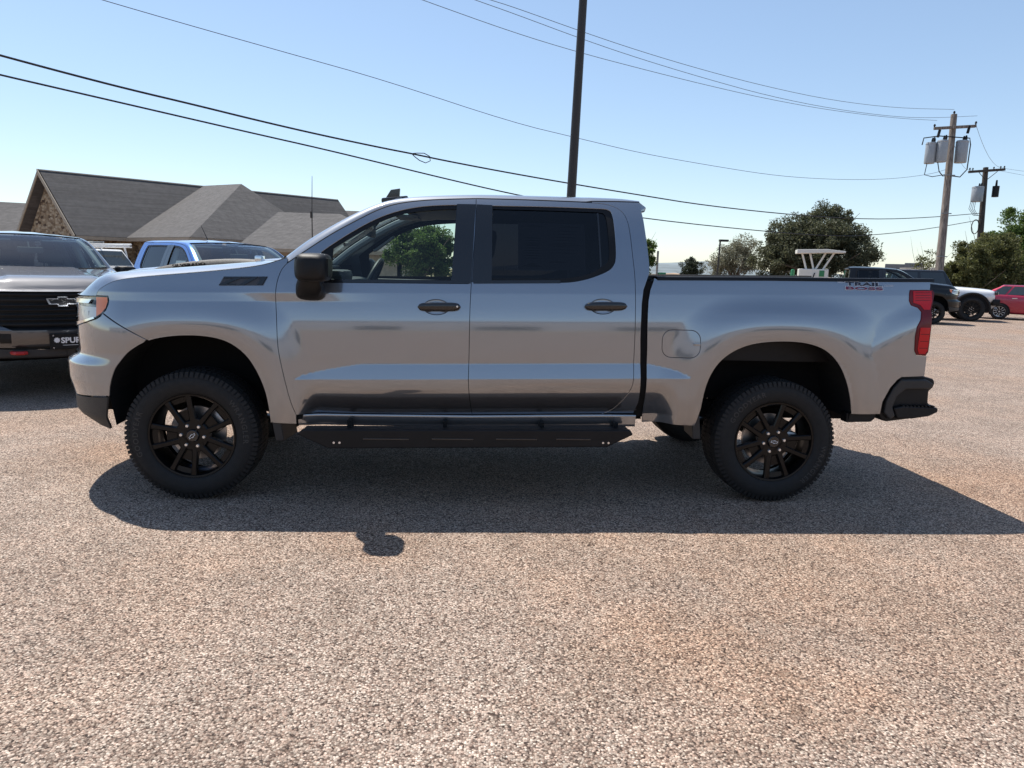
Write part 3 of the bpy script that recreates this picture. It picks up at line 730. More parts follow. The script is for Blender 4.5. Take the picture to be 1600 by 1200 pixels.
# cowl and washer nozzle block
mb = MB(); mb.box((-1.50, -.72, 1.44), (-1.22, .72, 1.485), .02); mb.build('cowl_panel', M['satin_black'], TR)
# raised scoop on the bonnet with lettering
sc = []
for i in range(21):
    t = i/20; x = -2.25+.70*t
    zb = np.interp(x, ZT[:, 0], ZT[:, 1]); h = .036*math.sin(math.pi*min(1, t*1.0))**.6+.004
    sc.append([(x, -.50, zb-.01), (x, -.485, zb+h*.8), (x, -.45, zb+h), (x, .45, zb+h), (x, .485, zb+h*.8), (x, .50, zb-.01)])
scoop = grid_mesh('bonnet_scoop', np.array(sc), M['plastic'], TR, flip=False)
tv, tf = text_geo('SILVERADO', .040, .0012, .0, 1.05, .004)
tv3 = [(-2.02+p[0], -.496-p[2], np.interp(-2.02+p[0], ZT[:, 0], ZT[:, 1])+.014+p[1]*.62) for p in tv]
mesh_obj('scoop_lettering', tv3, tf, M['gloss_black'], scoop)
mb = MB(); mb.box((-1.58, -.54, 1.487), (-1.535, -.44, 1.538), .008); mb.build('scoop_end_cap', M['chrome'], TR, smooth=True)
# --- nose: headlamps, grille, bumper
hl = O('headlight')
hp = list(map(tuple, head_line))
u_in = -2.88
lamp_out = [(u_in, 1.245), (-2.731, 1.250)]+[tuple(p) for p in hl[1:]]+[(u_in, 1.062)]
hs_ = []
hb = surf_patch('headlamp', lamp_out, M['gloss_black'], TR, -.030)
hs_.append(surf_patch('lamp_lens', lamp_out, M['lens'], hb, .002))
amb = [(-2.446, 1.259), (-2.352, 1.261), (-2.348, 1.236), (-2.360, 1.198), (-2.396, 1.164), (-2.436, 1.144)]
hs_.append(surf_patch('amber_marker', amb, M['amber'], hb, -.003))
hs_.append(surf_patch('running_light', [(u_in+.01, 1.212), (-2.50, 1.218), (-2.47, 1.245), (u_in+.01, 1.240)], M['chrome'], hb, .012))
hs_.append(surf_patch('lamp_reflector', [(-2.86, 1.085), (-2.60, 1.108), (-2.452, 1.142), (-2.452, 1.200), (-2.86, 1.195)], M['silver_plastic'], hb, -.012))
for k in range(4):
    u = -2.80+.085*k
    p = F(u, 1.15)-FN(u, 1.15)*.034; mbx = MB(); mbx.box(p-np.array([.017, .017, .028]), p+np.array([.017, .0, .028]), .006, rz=.6-k*.12); hs_.append(mbx.build('projector', M['white_print'] if k == 2 else M['steel'], hb, smooth=True))
hs_.append(surf_patch('lamp_trim', [(-2.88, 1.062), (-2.69, 1.078), (-2.55, 1.103), (-2.44, 1.130), (-2.45, 1.140), (-2.55, 1.118), (-2.69, 1.098), (-2.88, 1.085)], M['chrome'], hb, .007))
SIDE.append((hb, hs_))
bump_o = [(-2.378, 1.163), (OUT['bump_seam'][1][0], OUT['bump_seam'][1][1])]+[tuple(p) for p in arch_f[::-1] if p[0] < OUT['bump_seam'][1][0]]+[(-2.355, .659), (-2.56, .640), (-2.754, .625), (-3.0, .625)]
bump_o += [(-3.0, .82), (-2.92, .86), (-2.86, .905), (-2.84, 1.055), (-2.69, 1.076), (-2.55, 1.100), (-2.432, 1.127), (-2.393, 1.147)]
bump_o = bump_o[::-1]
fb = panel('front_bumper', bump_o, P1, TR, res=.018)
fbs = [surf_patch('tow_recess', [(-2.99, .68), (-2.86, .68), (-2.84, .79), (-2.99, .79)], M['satin_black'], fb, .003)]
SIDE.append((fb, fbs))
lowv = [(-2.361, .650), (-2.41, .438), (-2.50, .452), (-2.64, .49), (-2.85, .50), (U0-_ARC[-1], .50), (U0-_ARC[-1], .60), (-2.90, .61), (-2.754, .617), (-2.56, .632)]
SIDE.append((panel('bumper_valance', lowv[::-1], M['plastic'], TR, res=.03, off=-.004), []))
gu = U0-_ARC[-1]
SIDE.append((surf_patch('grille', [(-2.84, .62), (gu, .59), (gu, 1.25), (u_in, 1.245), (u_in, 1.06), (-2.84, 1.06)][::-1], M['satin_black'], TR, -.035, res=.05), []))
slats = []
for z, h in ((1.225, .020), (1.165, .030), (1.105, .018), (1.05, .018), (.995, .018), (.94, .018), (.88, .024)):
    us = np.linspace(-2.885, gu, 24); mbx = MB(); rings = []
    for u in us:
        c = F(u, z); n = FN(u, z); rings.append([tuple(c+n*a+np.array([0, 0, b])) for a, b in ((-.03, -h*.5), (.006, -h*.5), (.010, 0), (.006, h*.5), (-.03, h*.5))])
    v = [p for r in rings for p in r]; f = [(i*5+k, i*5+(k+1) % 5, (i+1)*5+(k+1) % 5, (i+1)*5+k) for i in range(len(us)-1) for k in range(5)]
    mbx.add(v, f); SIDE.append((mbx.build('grille_bar', M['satin_black'], TR, smooth=True), []))
# body-colour bumper beam across the nose
us = np.linspace(-2.97, gu, 22); rings = []
for u in us:
    prof = ((-.04, .635), (.004, .64), (.010, .68), (.010, .77), (.004, .825), (-.04, .84))
    rings.append([tuple(F(u, z)+FN(u, z)*a) for a, z in prof])
v = [p for r in rings for p in r]; f = [(i*6+k, i*6+k+1, (i+1)*6+k+1, (i+1)*6+k) for i in range(len(us)-1) for k in range(5)]
mbx = MB(); mbx.add(v, f); SIDE.append((mbx.build('bumper_beam', P1, TR, smooth=True, angle=60), []))
nx = F(np.array([gu]), np.array([1.14]))[0][0]
def bowtie(w, h): return [(-.5*w, -.30*h), (-.42*w, .30*h), (-.15*w, .30*h), (-.15*w, .5*h), (.15*w, .5*h), (.15*w, .30*h), (.5*w, .30*h), (.42*w, -.30*h), (.15*w, -.30*h), (.15*w, -.5*h), (-.15*w, -.5*h), (-.15*w, -.30*h)]
mb = MB(); mb.prism([(p[0], 1.150+p[1]) for p in bowtie(.33, .115)], nx-.012, nx-.022, 'YZ'); bt = mb.build('grille_emblem', M['chrome'], TR)
mb = MB(); mb.prism([(p[0], 1.150+p[1]) for p in bowtie(.285, .085)], nx-.018, nx-.026, 'YZ'); mb.build('emblem_centre', M['gloss_black'], bt)
# --- side mirror (foot on the door, housing outboard)
def sup(n, a, b, e=3.):
    t = np.linspace(0, 2*np.pi, n, endpoint=False); c, s = np.cos(t), np.sin(t)
    return np.stack([a*np.sign(c)*np.abs(c)**(2/e), b*np.sign(s)*np.abs(s)**(2/e)], 1)
def pod(secs, n=28, e=3.2):
    """secs: (y, cx, cz, half x, half z)"""
    v = []; f = []
    for y, cx, cz, a, b in secs:
        for q in sup(n, a, b, e): v.append((cx+q[0], y, cz+q[1]))
    for i in range(len(secs)-1):
        for k in range(n): f.append((i*n+k, i*n+(k+1) % n, (i+1)*n+(k+1) % n, (i+1)*n+k))
    f += [tuple(range(n)), tuple((len(secs)-1)*n+k for k in range(n))]
    return v, f
mb = MB(); mb.add(*pod([(-.92, -1.115, 1.325, .066, .050), (-.98, -1.122, 1.330, .076, .058), (-1.03, -1.128, 1.338, .078, .060), (-1.06, -1.125, 1.350, .072, .056), (-1.09, -1.11, 1.375, .072, .055), (-1.13, -1.10, 1.41, .055, .035)]))
mfoot = mb.build('side_mirror', M['satin_black'], TR, smooth=True, angle=60)
mb = MB(); mb.add(*pod([(-.985, -1.06, 1.47, .045, .060), (-1.0, -1.07, 1.472, .070, .076), (-1.03, -1.073, 1.474, .088, .083), (-1.12, -1.080, 1.474, .094, .084), (-1.20, -1.080, 1.472, .094, .080), (-1.235, -1.075, 1.470, .074, .068), (-1.248, -1.065, 1.468, .05, .05)], e=4.))
msub = [mb.build('mirror_housing', M['satin_black'], mfoot, smooth=True, angle=60)]
mb = MB(); mb.box((-1.165, -1.215, 1.42), (-1.150, -1.03, 1.535), .02); msub.append(mb.build('mirror_cap', M['plastic'], mfoot, smooth=True))
mb = MB(); mb.box((-1.0, -1.19, 1.42), (-.984, -1.05, 1.53), .006); msub.append(mb.build('mirror_glass', M['satin_black'], mfoot))
SIDE.append((mfoot, msub))
# --- badge on the wing
z7 = OUT['z71']
def badge_prism(poly, off, dep, name, m, parent):
    p = np.array(poly); a = F(p[:, 0], p[:, 1]); n = FN(p[:, 0], p[:, 1]); k = len(p)
    v = np.vstack([a+n*off, a+n*(off+dep)]).tolist(); f = [tuple(range(k))[::-1], tuple(range(k, 2*k))]+[(i, (i+1) % k, (i+1) % k+k, i+k) for i in range(k)]
    mb = MB(); mb.add(v, f); return mb.build(name, m, parent)
def zq(t, s):  # badge local coords to (u,z)
    a = np.array(z7[0]); b = np.array(z7[3]); c = np.array(z7[1])
    return tuple(a+(b-a)*t+(c-a)*s)
zbad = badge_prism([zq(0, 0), zq(1, 0), zq(1, 1), zq(0, 1)], .001, .003, 'wing_badge', M['badge_grey'], TR)
zs = []
glyph = [[(.02, .98), (.42, .98), (.42, .80), (.16, .14), (.38, .14), (.38, 0.02), (.0, .02), (.0, .16), (.26, .80), (.02, .80)],
         [(.44, .98), (.78, .98), (.78, .80), (.58, .02), (.46, .02), (.64, .78), (.44, .78)],
         [(.82, .98), (.99, .98), (.99, .02), (.87, .02), (.87, .74), (.82, .74)]]
for g in glyph: zs.append(badge_prism([zq(*q) for q in g], .0035, .005, 'badge_glyph', M['gloss_black'], zbad))
SIDE.append((zbad, zs))
# --- bed decal
dz = OUT['decal']; dcx = (dz[0][0]+dz[1][0])/2; dcz = (dz[0][1]+dz[1][1])/2-.007
def decal(body, u, z, sx, sy, off, bold, m, name, parent, shear=0):
    v, f = text_geo(body, 1.0, bold, shear, 1.02)
    v = v-np.array([(v[:, 0].min()+v[:, 0].max())/2, (v[:, 1].min()+v[:, 1].max())/2, 0])
    kx = sx/(v[:, 0].max()-v[:, 0].min()); kz = sy/(v[:, 1].max()-v[:, 1].min())
    U = u+v[:, 0]*kx; Z = z+v[:, 1]*kz; P = F(U, Z)+FN(U, Z)*off
    return mesh_obj(name, P, f, m, parent)
def arm(x0, x1, z0, z1):
    return [(dcx+x0, dcz+z0), (dcx+x1, dcz+z0), (dcx+x1, dcz+z1), (dcx+x0, dcz+z1)]
dcal = decal('TRAIL', dcx-.015, dcz+.0150, .258, .0315, .0013, .045, M['decal_edge'], 'bed_decal', TR)
ds = [decal('BOSS', dcx-.012, dcz-.0125, .262, .0275, .0016, .045, M['decal_edge'], 'decal_outline', dcal),
      decal('TRAIL', dcx-.015, dcz+.0150, .246, .0235, .0028, .028, M['navy'], 'decal_lettering', dcal), decal('BOSS', dcx-.012, dcz-.0125, .250, .0195, .0031, .028, M['maroon'], 'decal_lettering', dcal),
      surf_patch('decal_outline', arm(-.195, -.135, .019, .0225), M['decal_edge'], dcal, .0012), surf_patch('decal_outline', arm(-.195, -.150, .027, .0295), M['decal_edge'], dcal, .0012), surf_patch('decal_outline', arm(.11, .195, .004, .0065), M['decal_edge'], dcal, .0012), surf_patch('decal_outline', arm(.12, .195, .0115, .014), M['decal_edge'], dcal, .0012)]
dc2 = dcal.copy(); COL.objects.link(dc2); dc2.location = (2*dcx-.03, 0, 0); dc2.rotation_euler = (0, 0, math.pi); dc2.parent = TR
for d_ in ds:
    c_ = d_.copy(); COL.objects.link(c_); c_.parent = dc2
# --- tail lamp
tail_p = O('tail')
tp = [(u, z) for u, z in tail_p]
tlo = panel('tail_lamp', tp[::-1], M['red_dark'], TR, res=.018, gap=.001, off=.006, thick=.05)
tls = []
hi = [(2.728, 1.422), (2.865, 1.424), (2.868, 1.36), (2.848, 1.305), (2.806, 1.305), (2.780, 1.335), (2.728, 1.35)]
tls.append(panel('lamp_segment', hi[::-1], M['red_lens'], tlo, res=.02, gap=.0, off=.010, thick=.006))
lo_ = [(2.778, 1.19), (2.852, 1.19), (2.846, 1.04), (2.83, 1.02), (2.785, 1.02), (2.772, 1.05)]
tls.append(panel('lamp_segment', lo_[::-1], M['red_lens'], tlo, res=.02, gap=.0, off=.010, thick=.006))
for k in range(4):
    tls.append(panel('lamp_rib', [(2.735, 1.362+.016*k), (2.862, 1.364+.016*k), (2.862, 1.367+.016*k), (2.735, 1.365+.016*k)], M['red_dark'], tlo, res=.03, gap=0., off=.0115, thick=.003))
for k in range(3):
    tls.append(panel('lamp_rib', [(2.782, 1.055+.045*k), (2.846, 1.055+.045*k), (2.846, 1.058+.045*k), (2.782, 1.058+.045*k)], M['red_dark'], tlo, res=.03, gap=0., off=.0115, thick=.003))
SIDE.append((tlo, tls))
# --- bed: rail caps, tailgate, floor, inner walls
xs = np.linspace(1.03, 2.90, 40); zt = np.interp(xs, [1.03, 1.753, 2.393, 2.874], [1.462, 1.478, 1.487, 1.497])
ye = F(xs, zt-.006)[:, 1]
G = np.stack([np.stack([xs, ye-.005, zt-.0105], 1), np.stack([xs, ye-.004, zt+.008], 1), np.stack([xs, ye+.012, zt+.012], 1), np.stack([xs, ye+.09, zt+.012], 1), np.stack([xs, ye+.115, zt-.03], 1)], 0)
SIDE.append((grid_mesh('bed_rail_cap', G, M['satin_black'], TR), []))
mb = MB(); mb.box((1.03, -.80, .93), (2.86, .80, .96))
mb.build('bed_floor', M['satin_black'], TR)
for s in (-1, 1):
    mb = MB(); mb.box((1.03, s*.80-.012, .94), (2.86, s*.80+.012, 1.47)); mb.build('bed_inner_wall', M['satin_black'], TR)
mb = MB(); mb.box((1.01, -.86, .60), (1.035, .86, 1.455)); mb.build('bed_front_wall', P1, TR)
mb = MB(); mb.box((2.842, -.775, .86), (2.90, .775, 1.485), .015); tg = mb.build('tailgate', P1, TR, smooth=True)
mb = MB(); mb.box((2.898, -.55, 1.15), (2.906, .55, 1.36), .003); mb.build('tailgate_panel', P1, tg)
mb = MB(); mb.box((2.90, -.13, 1.40), (2.915, .13, 1.45), .006); mb.build('tailgate_handle', M['satin_black'], tg)
# --- rear bumper with corner step
outer = [(2.683, .861), (2.86, .868), (2.938, .848), (2.948, .82), (2.938, .79), (2.913, .766), (2.917, .684), (2.962, .660), (2.968, .63), (2.912, .600), (2.804, .577), (2.645, .556), (2.602, .565), (2.576, .615), (2.578, .70), (2.616, .793), (2.658, .846)]
hollow = [(2.72, .79), (2.90, .785), (2.90, .682), (2.80, .672), (2.70, .67), (2.675, .70)]
def flat_panel(name, poly, y0, y1, m, parent, bevel=.008):
    mb = MB(); mb.prism(poly, y0, y1); return mb.build(name, m, parent, bevel=bevel)
rb = flat_panel('rear_bumper', outer[::-1], -.955, -.70, M['satin_black'], TR, .012)
frame_ = [(2.645, .575), (2.60, .62), (2.605, .70), (2.645, .79), (2.690, .845), (2.87, .848), (2.92, .82), (2.90, .785), (2.73, .78), (2.675, .73), (2.655, .66), (2.68, .60)]
rbs = [flat_panel('bumper_frame', frame_[::-1], -.985, -.95, M['plastic'], rb, .010)]
stp = [(2.66, .655), (2.72, .668), (2.965, .66), (2.968, .632), (2.912, .604), (2.80, .585), (2.69, .585)]
rbs.append(flat_panel('corner_step', stp[::-1], -.990, -.80, M['satin_black'], rb, .008))
for k in range(9):
    mbx = MB(); mbx.box((2.72+.026*k, -.988, .662), (2.734+.026*k, -.86, .674), .003); rbs.append(mbx.build('step_rib', M['satin_black'], rb))
SIDE.append((rb, rbs))
mb = MB(); mb.box((2.86, -.72, .62), (2.97, .72, .85), .02); mb.build('bumper_centre', M['satin_black'], TR, smooth=True)
flapb = [(2.36, .612), (2.565, .612), (2.555, .575), (2.53, .553), (2.36, .548)]
SIDE.append((flat_panel('bed_skirt', flapb[::-1], -.955, -.88, M['satin_black'], TR, .004), []))
# --- wheel arch liners
def liner(arch, drop, name):
    a = np.vstack([[arch[0, 0], drop], arch, [arch[-1, 0], drop]]); A3 = F(a[:, 0], a[:, 1]); cx = a[:, 0].mean()
    rows = []
    for y, g in ((.020, 0.004), (.05, .02), (.45, .03)):
        q = A3.copy(); q[:, 1] = A3[:, 1]+y if y < .1 else -.52
        q[:, 0] += np.sign(A3[:, 0]-cx)*g; q[:, 2] += g; rows.append(q)
    inner = rows[-1].copy(); inner[:, 0] = cx+(inner[:, 0]-cx)*.02; inner[:, 2] = .75; rows.append(inner)
    return grid_mesh(name, np.array(rows), M['under'], TR, smooth=False)
SIDE.append((liner(arch_f[::2], .44, 'wheel_arch_liner'), [])); SIDE.append((liner(arch_r[::2], .55, 'wheel_arch_liner'), []))
# --- mud flaps
def flap(x0, x1, z0, z1, lean):
    mb = MB(); mb.add([(x0, -.985, z1), (x1, -.975, z1), (x1+lean, -.965, z0), (x0+lean, -.975, z0), (x0+.02, -.72, z1), (x1+.03, -.72, z1), (x1+lean+.03, -.72, z0), (x0+lean+.02, -.72, z0)], [(0, 1, 2, 3), (4, 7, 6, 5), (0, 4, 5, 1), (1, 5, 6, 2), (2, 6, 7, 3), (3, 7, 4, 0)])
    o = mb.build('mud_flap', M['plastic'], TR, bevel=.006); return o
SIDE.append((flap(-1.395, -1.345, .385, .62, .035), [])); SIDE.append((flap(1.29, 1.345, .425, .645, .03), []))
# --- running board
stepo = [(-1.205, .458), (-1.172, .489), (.874, .508), (.892, .477), (.728, .395), (-1.015, .370)]
mb = MB(); mb.prism(stepo, -1.09, -1.05); mb.prism([(-1.172, .487), (.872, .506), (.872, .475), (-1.172, .455)], -1.075, -.96)
sb = mb.build('running_board', M['satin_black'], TR, bevel=.008)
ss = []
for x0, x1 in ((-.80, -.52), (-.38, -.12), (.02, .28), (.40, .62)):
    mbx = MB(); mbx.box((x0, -1.093, .436+.009*x0), (x1, -1.088, .446+.009*x0), .002); ss.append(mbx.build('step_tread', M['gloss_black'], sb))
for x in (-.98, -.945, .70, .735):
    mbx = MB(); mbx.lathe([(.0001, -.004), (.007, -.004), (.007, .004)], 10, 'Y', (x, -1.09, .418+.009*x)); ss.append(mbx.build('step_bolt', M['lug'], sb))
for x in (-.90, -.30, .32, .80):
    mbx = MB(); mbx.box((x-.012, -1.0, .47), (x+.012, -.70, .53)); ss.append(mbx.build('step_bracket', M['under'], sb))
SIDE.append((sb, ss))
# --- underside
mb = MB(); mb.box((-1.35, -.84, .53), (1.0, .84, .60)); mb.box((1.0, -.50, .62), (2.80, .50, .93)); mb.box((-2.35, -.50, .55), (-1.35, .50, 1.10))
mb.build('underbody', M['under'], TR)
for s in (-1, 1):
    mb = MB(); mb.box((-2.6, s*.46-.04, .48), (2.75, s*.46+.04, .60)); mb.build('frame_rail', M['under'], TR)
mb = MB(); mb.tube([(-1.8725, -.78, .41), (-1.8725, .78, .41)], .04, 10); mb.build('front_axle', M['under'], TR, smooth=True)
mb = MB(); mb.tube([(2.1, .5, .55), (2.7, .5, .58), (2.82, .62, .58)], .045, 10); mb.build('exhaust_pipe', M['under'], TR, smooth=True)
mb = MB(); mb.tube([(1.8725, -.78, .41), (1.8725, .78, .41)], .05, 10); mb.build('rear_axle', M['under'], TR, smooth=True); mb = MB(); mb.lathe([(.001, -.13), (.10, -.11), (.15, 0), (.10, .11), (.001, .13)], 16, 'Y', (1.8725, 0, .41)); mb.build('differential', M['under'], TR, smooth=True)
# --- roof fin and cab spoiler
mb = MB(); mb.prism([(-.785, 1.965), (-.735, 2.044), (-.668, 2.056), (-.672, 1.985)], -.022, .022); mb.box((-.80, -.07, 1.952), (-.605, .07, 1.992), .014, ry=-.12)
mb.build('roof_antenna', M['gloss_black'], TR, bevel=.004)
mb = MB(); mb.add([(.90, -.63, 1.962), (.96, -.63, 1.960), (1.015, -.62, 1.925), (1.005, -.62, 1.895), (.96, -.64, 1.89), (.90, .63, 1.962), (.96, .63, 1.960), (1.015, .62, 1.925), (1.005, .62, 1.895), (.96, .64, 1.89)], [(0, 1, 2, 3, 4), (9, 8, 7, 6, 5), (0, 5, 6, 1), (1, 6, 7, 2), (2, 7, 8, 3), (3, 8, 9, 4)])
mb.build('cab_spoiler', P1, TR, bevel=.008)
# --- cab back wall with window
cbz = np.linspace(.60, 1.945, 40); cbx = np.interp(cbz, cab_back[::-1, 1], cab_back[::-1, 0]); cbw = W(cbx, cbz)
G = np.array([[(x-.004, -w*k, z) for x, w, z in zip(cbx, cbw, cbz)] for k in (.985, .6, .55)])
SIDE.append((grid_mesh('cab_back', G, P1, TR), []))
G = np.array([[(x-.004, w*k, z) for x, w, z in zip(cbx[:26], cbw[:26], cbz[:26])] for k in (.56, 0, -.56)]); grid_mesh('cab_back_panel', G, P1, TR, flip=True)
G = np.array([[(x+.0, -.50+1.0*k, z) for x, z in zip(cbx[24:], cbz[24:])] for k in np.linspace(0, 1, 5)]); grid_mesh('rear_window', G, M['tint'], TR)
# --- cabin
CAB = []
mb = MB(); mb.box((-1.36, -.80, .95), (-.98, .80, 1.30), .06); mb.box((-1.25, -.78, 1.28), (-1.0, .78, 1.40), .05); mb.box((-1.12, -.62, 1.38), (-.98, -.22, 1.46), .04); mb.build('dashboard', M['interior'], TR, smooth=True)
mb = MB(); mb.box((-1.3, -.9, .60), (.95, .9, .66)); mb.build('cabin_floor', M['interior'], TR)
swc = Vector((-.845, -.40, 1.36)); R = Euler((0, math.radians(-64), 0)).to_matrix()
mb = MB(); mb.tube([swc+R@Vector((.19*math.cos(a), .19*math.sin(a), 0)) for a in np.linspace(0, 2*math.pi, 40)], .017, 8, cap=False)
for a in (0, 2.1, 4.2): mb.tube([swc, swc+R@Vector((.19*math.cos(a+.5), .19*math.sin(a+.5), 0))], .016, 6)
mb.tube([swc+R@Vector((0, 0, -.02)), swc+Vector((-.22, 0, -.10))], [.05, .04], 10)
mb.build('steering_wheel', M['leather'], TR, smooth=True)
def seat(x, y, w):
    mb = MB(); mb.box((x-.26, y-w, .86), (x+.26, y+w, 1.02), .06)
    mb.box((x+.17, y-w*.95, .98), (x+.33, y+w*.95, 1.52), .07, ry=.22)
    mb.box((x+.31, y-.13, 1.56), (x+.42, y+.13, 1.76), .045, ry=.12)
    mb.tube([(x+.33, y-.05, 1.5), (x+.36, y-.05, 1.62)], .008, 6); mb.tube([(x+.33, y+.05, 1.5), (x+.36, y+.05, 1.62)], .008, 6)
    return mb.build('seat', M['leather'], TR, smooth=True, angle=50)
for y in (-.40, .40): seat(-.40, y, .25)
for y in (-.48, .0, .48): seat(.48, y, .22)
mb = MB(); mb.box((-.46, -.13, .70), (.10, .13, 1.08), .04); mb.build('centre_console', M['interior'], TR, smooth=True)
# headliner and inner pillars
G = []
for k in range(9):
    v = -1+k/4; G.append([(x, .66*v, np.interp(x, [-.62, -.4, .3, .9], [1.885, 1.915, 1.93, 1.91])-.03*abs(v)**3) for x in np.linspace(-.62, .90, 16)])
grid_mesh('headliner', np.array(G), M['liner'], TR)
mb = MB(); mb.tube([tuple(p+np.array([.03, .05, -.035])) for p in Ux[:iU+2:4]], .032, 8); mb.tube([tuple(p) for p in (Vector((-.20, -.84, 1.38)), Vector((-.17, -.655, 1.88)))], .045, 8); mb.tube([(.78, -.80, 1.40), (.74, -.62, 1.88)], .07, 8)
SIDE.append((mb.build('pillar_lining', M['liner'], TR, smooth=True), []))
mb = MB(); mb.tube([(-.95, -.79, 1.62), (-.93, -.765, 1.625), (-.80, -.725, 1.72), (-.78, -.74, 1.735)], .013, 8); SIDE.append((mb.build('grab_handle', M['liner'], TR, smooth=True), []))
mb = MB(); mb.box((-.90, -.16, 1.70), (-.86, .14, 1.78), .015); mb.tube([(-.87, 0, 1.76), (-.80, 0, 1.85)], .012, 6); mb.build('rear_view_mirror', M['interior'], TR, smooth=True)
for s in (-1, 1):
    mb = MB(); mb.box((-.72, s*.38-.2, 1.865), (-.55, s*.38+.2, 1.885), .008); mb.build('sun_visor', M['liner'], TR)
# door inner trim up to the belt
for x0, x1 in ((-1.20, -.17), (-.12, .80)):
    mb = MB(); mb.box((x0, -.90, .68), (x1, -.84, 1.385), .02); SIDE.append((mb.build('door_trim', M['interior'], TR, smooth=True), []))
# price sheet in the rear door glass
stk = surf_patch('price_sheet', [(.145, 1.50), (.575, 1.505), (.575, 1.80), (.145, 1.80)], M['sticker'], rd, -.020)
for k, (a, b, c, d) in enumerate([(.16, .33, 1.775, 1.785), (.40, .55, 1.775, 1.785), (.165, .30, 1.66, 1.664), (.33, .56, 1.66, 1.664), (.165, .30, 1.52, 1.545), (.33, .46, 1.55, 1.56)]+[(.17, .30, 1.70-.016*i, 1.704-.016*i) for i in range(9)]+[(.34, .53, 1.75-.02*i, 1.753-.02*i) for i in range(8)]):
    surf_patch('printed_line', [(a, c), (b, c), (b, d), (a, d)], M['ink'], rd, -.0175, res=.1, seg=.1)

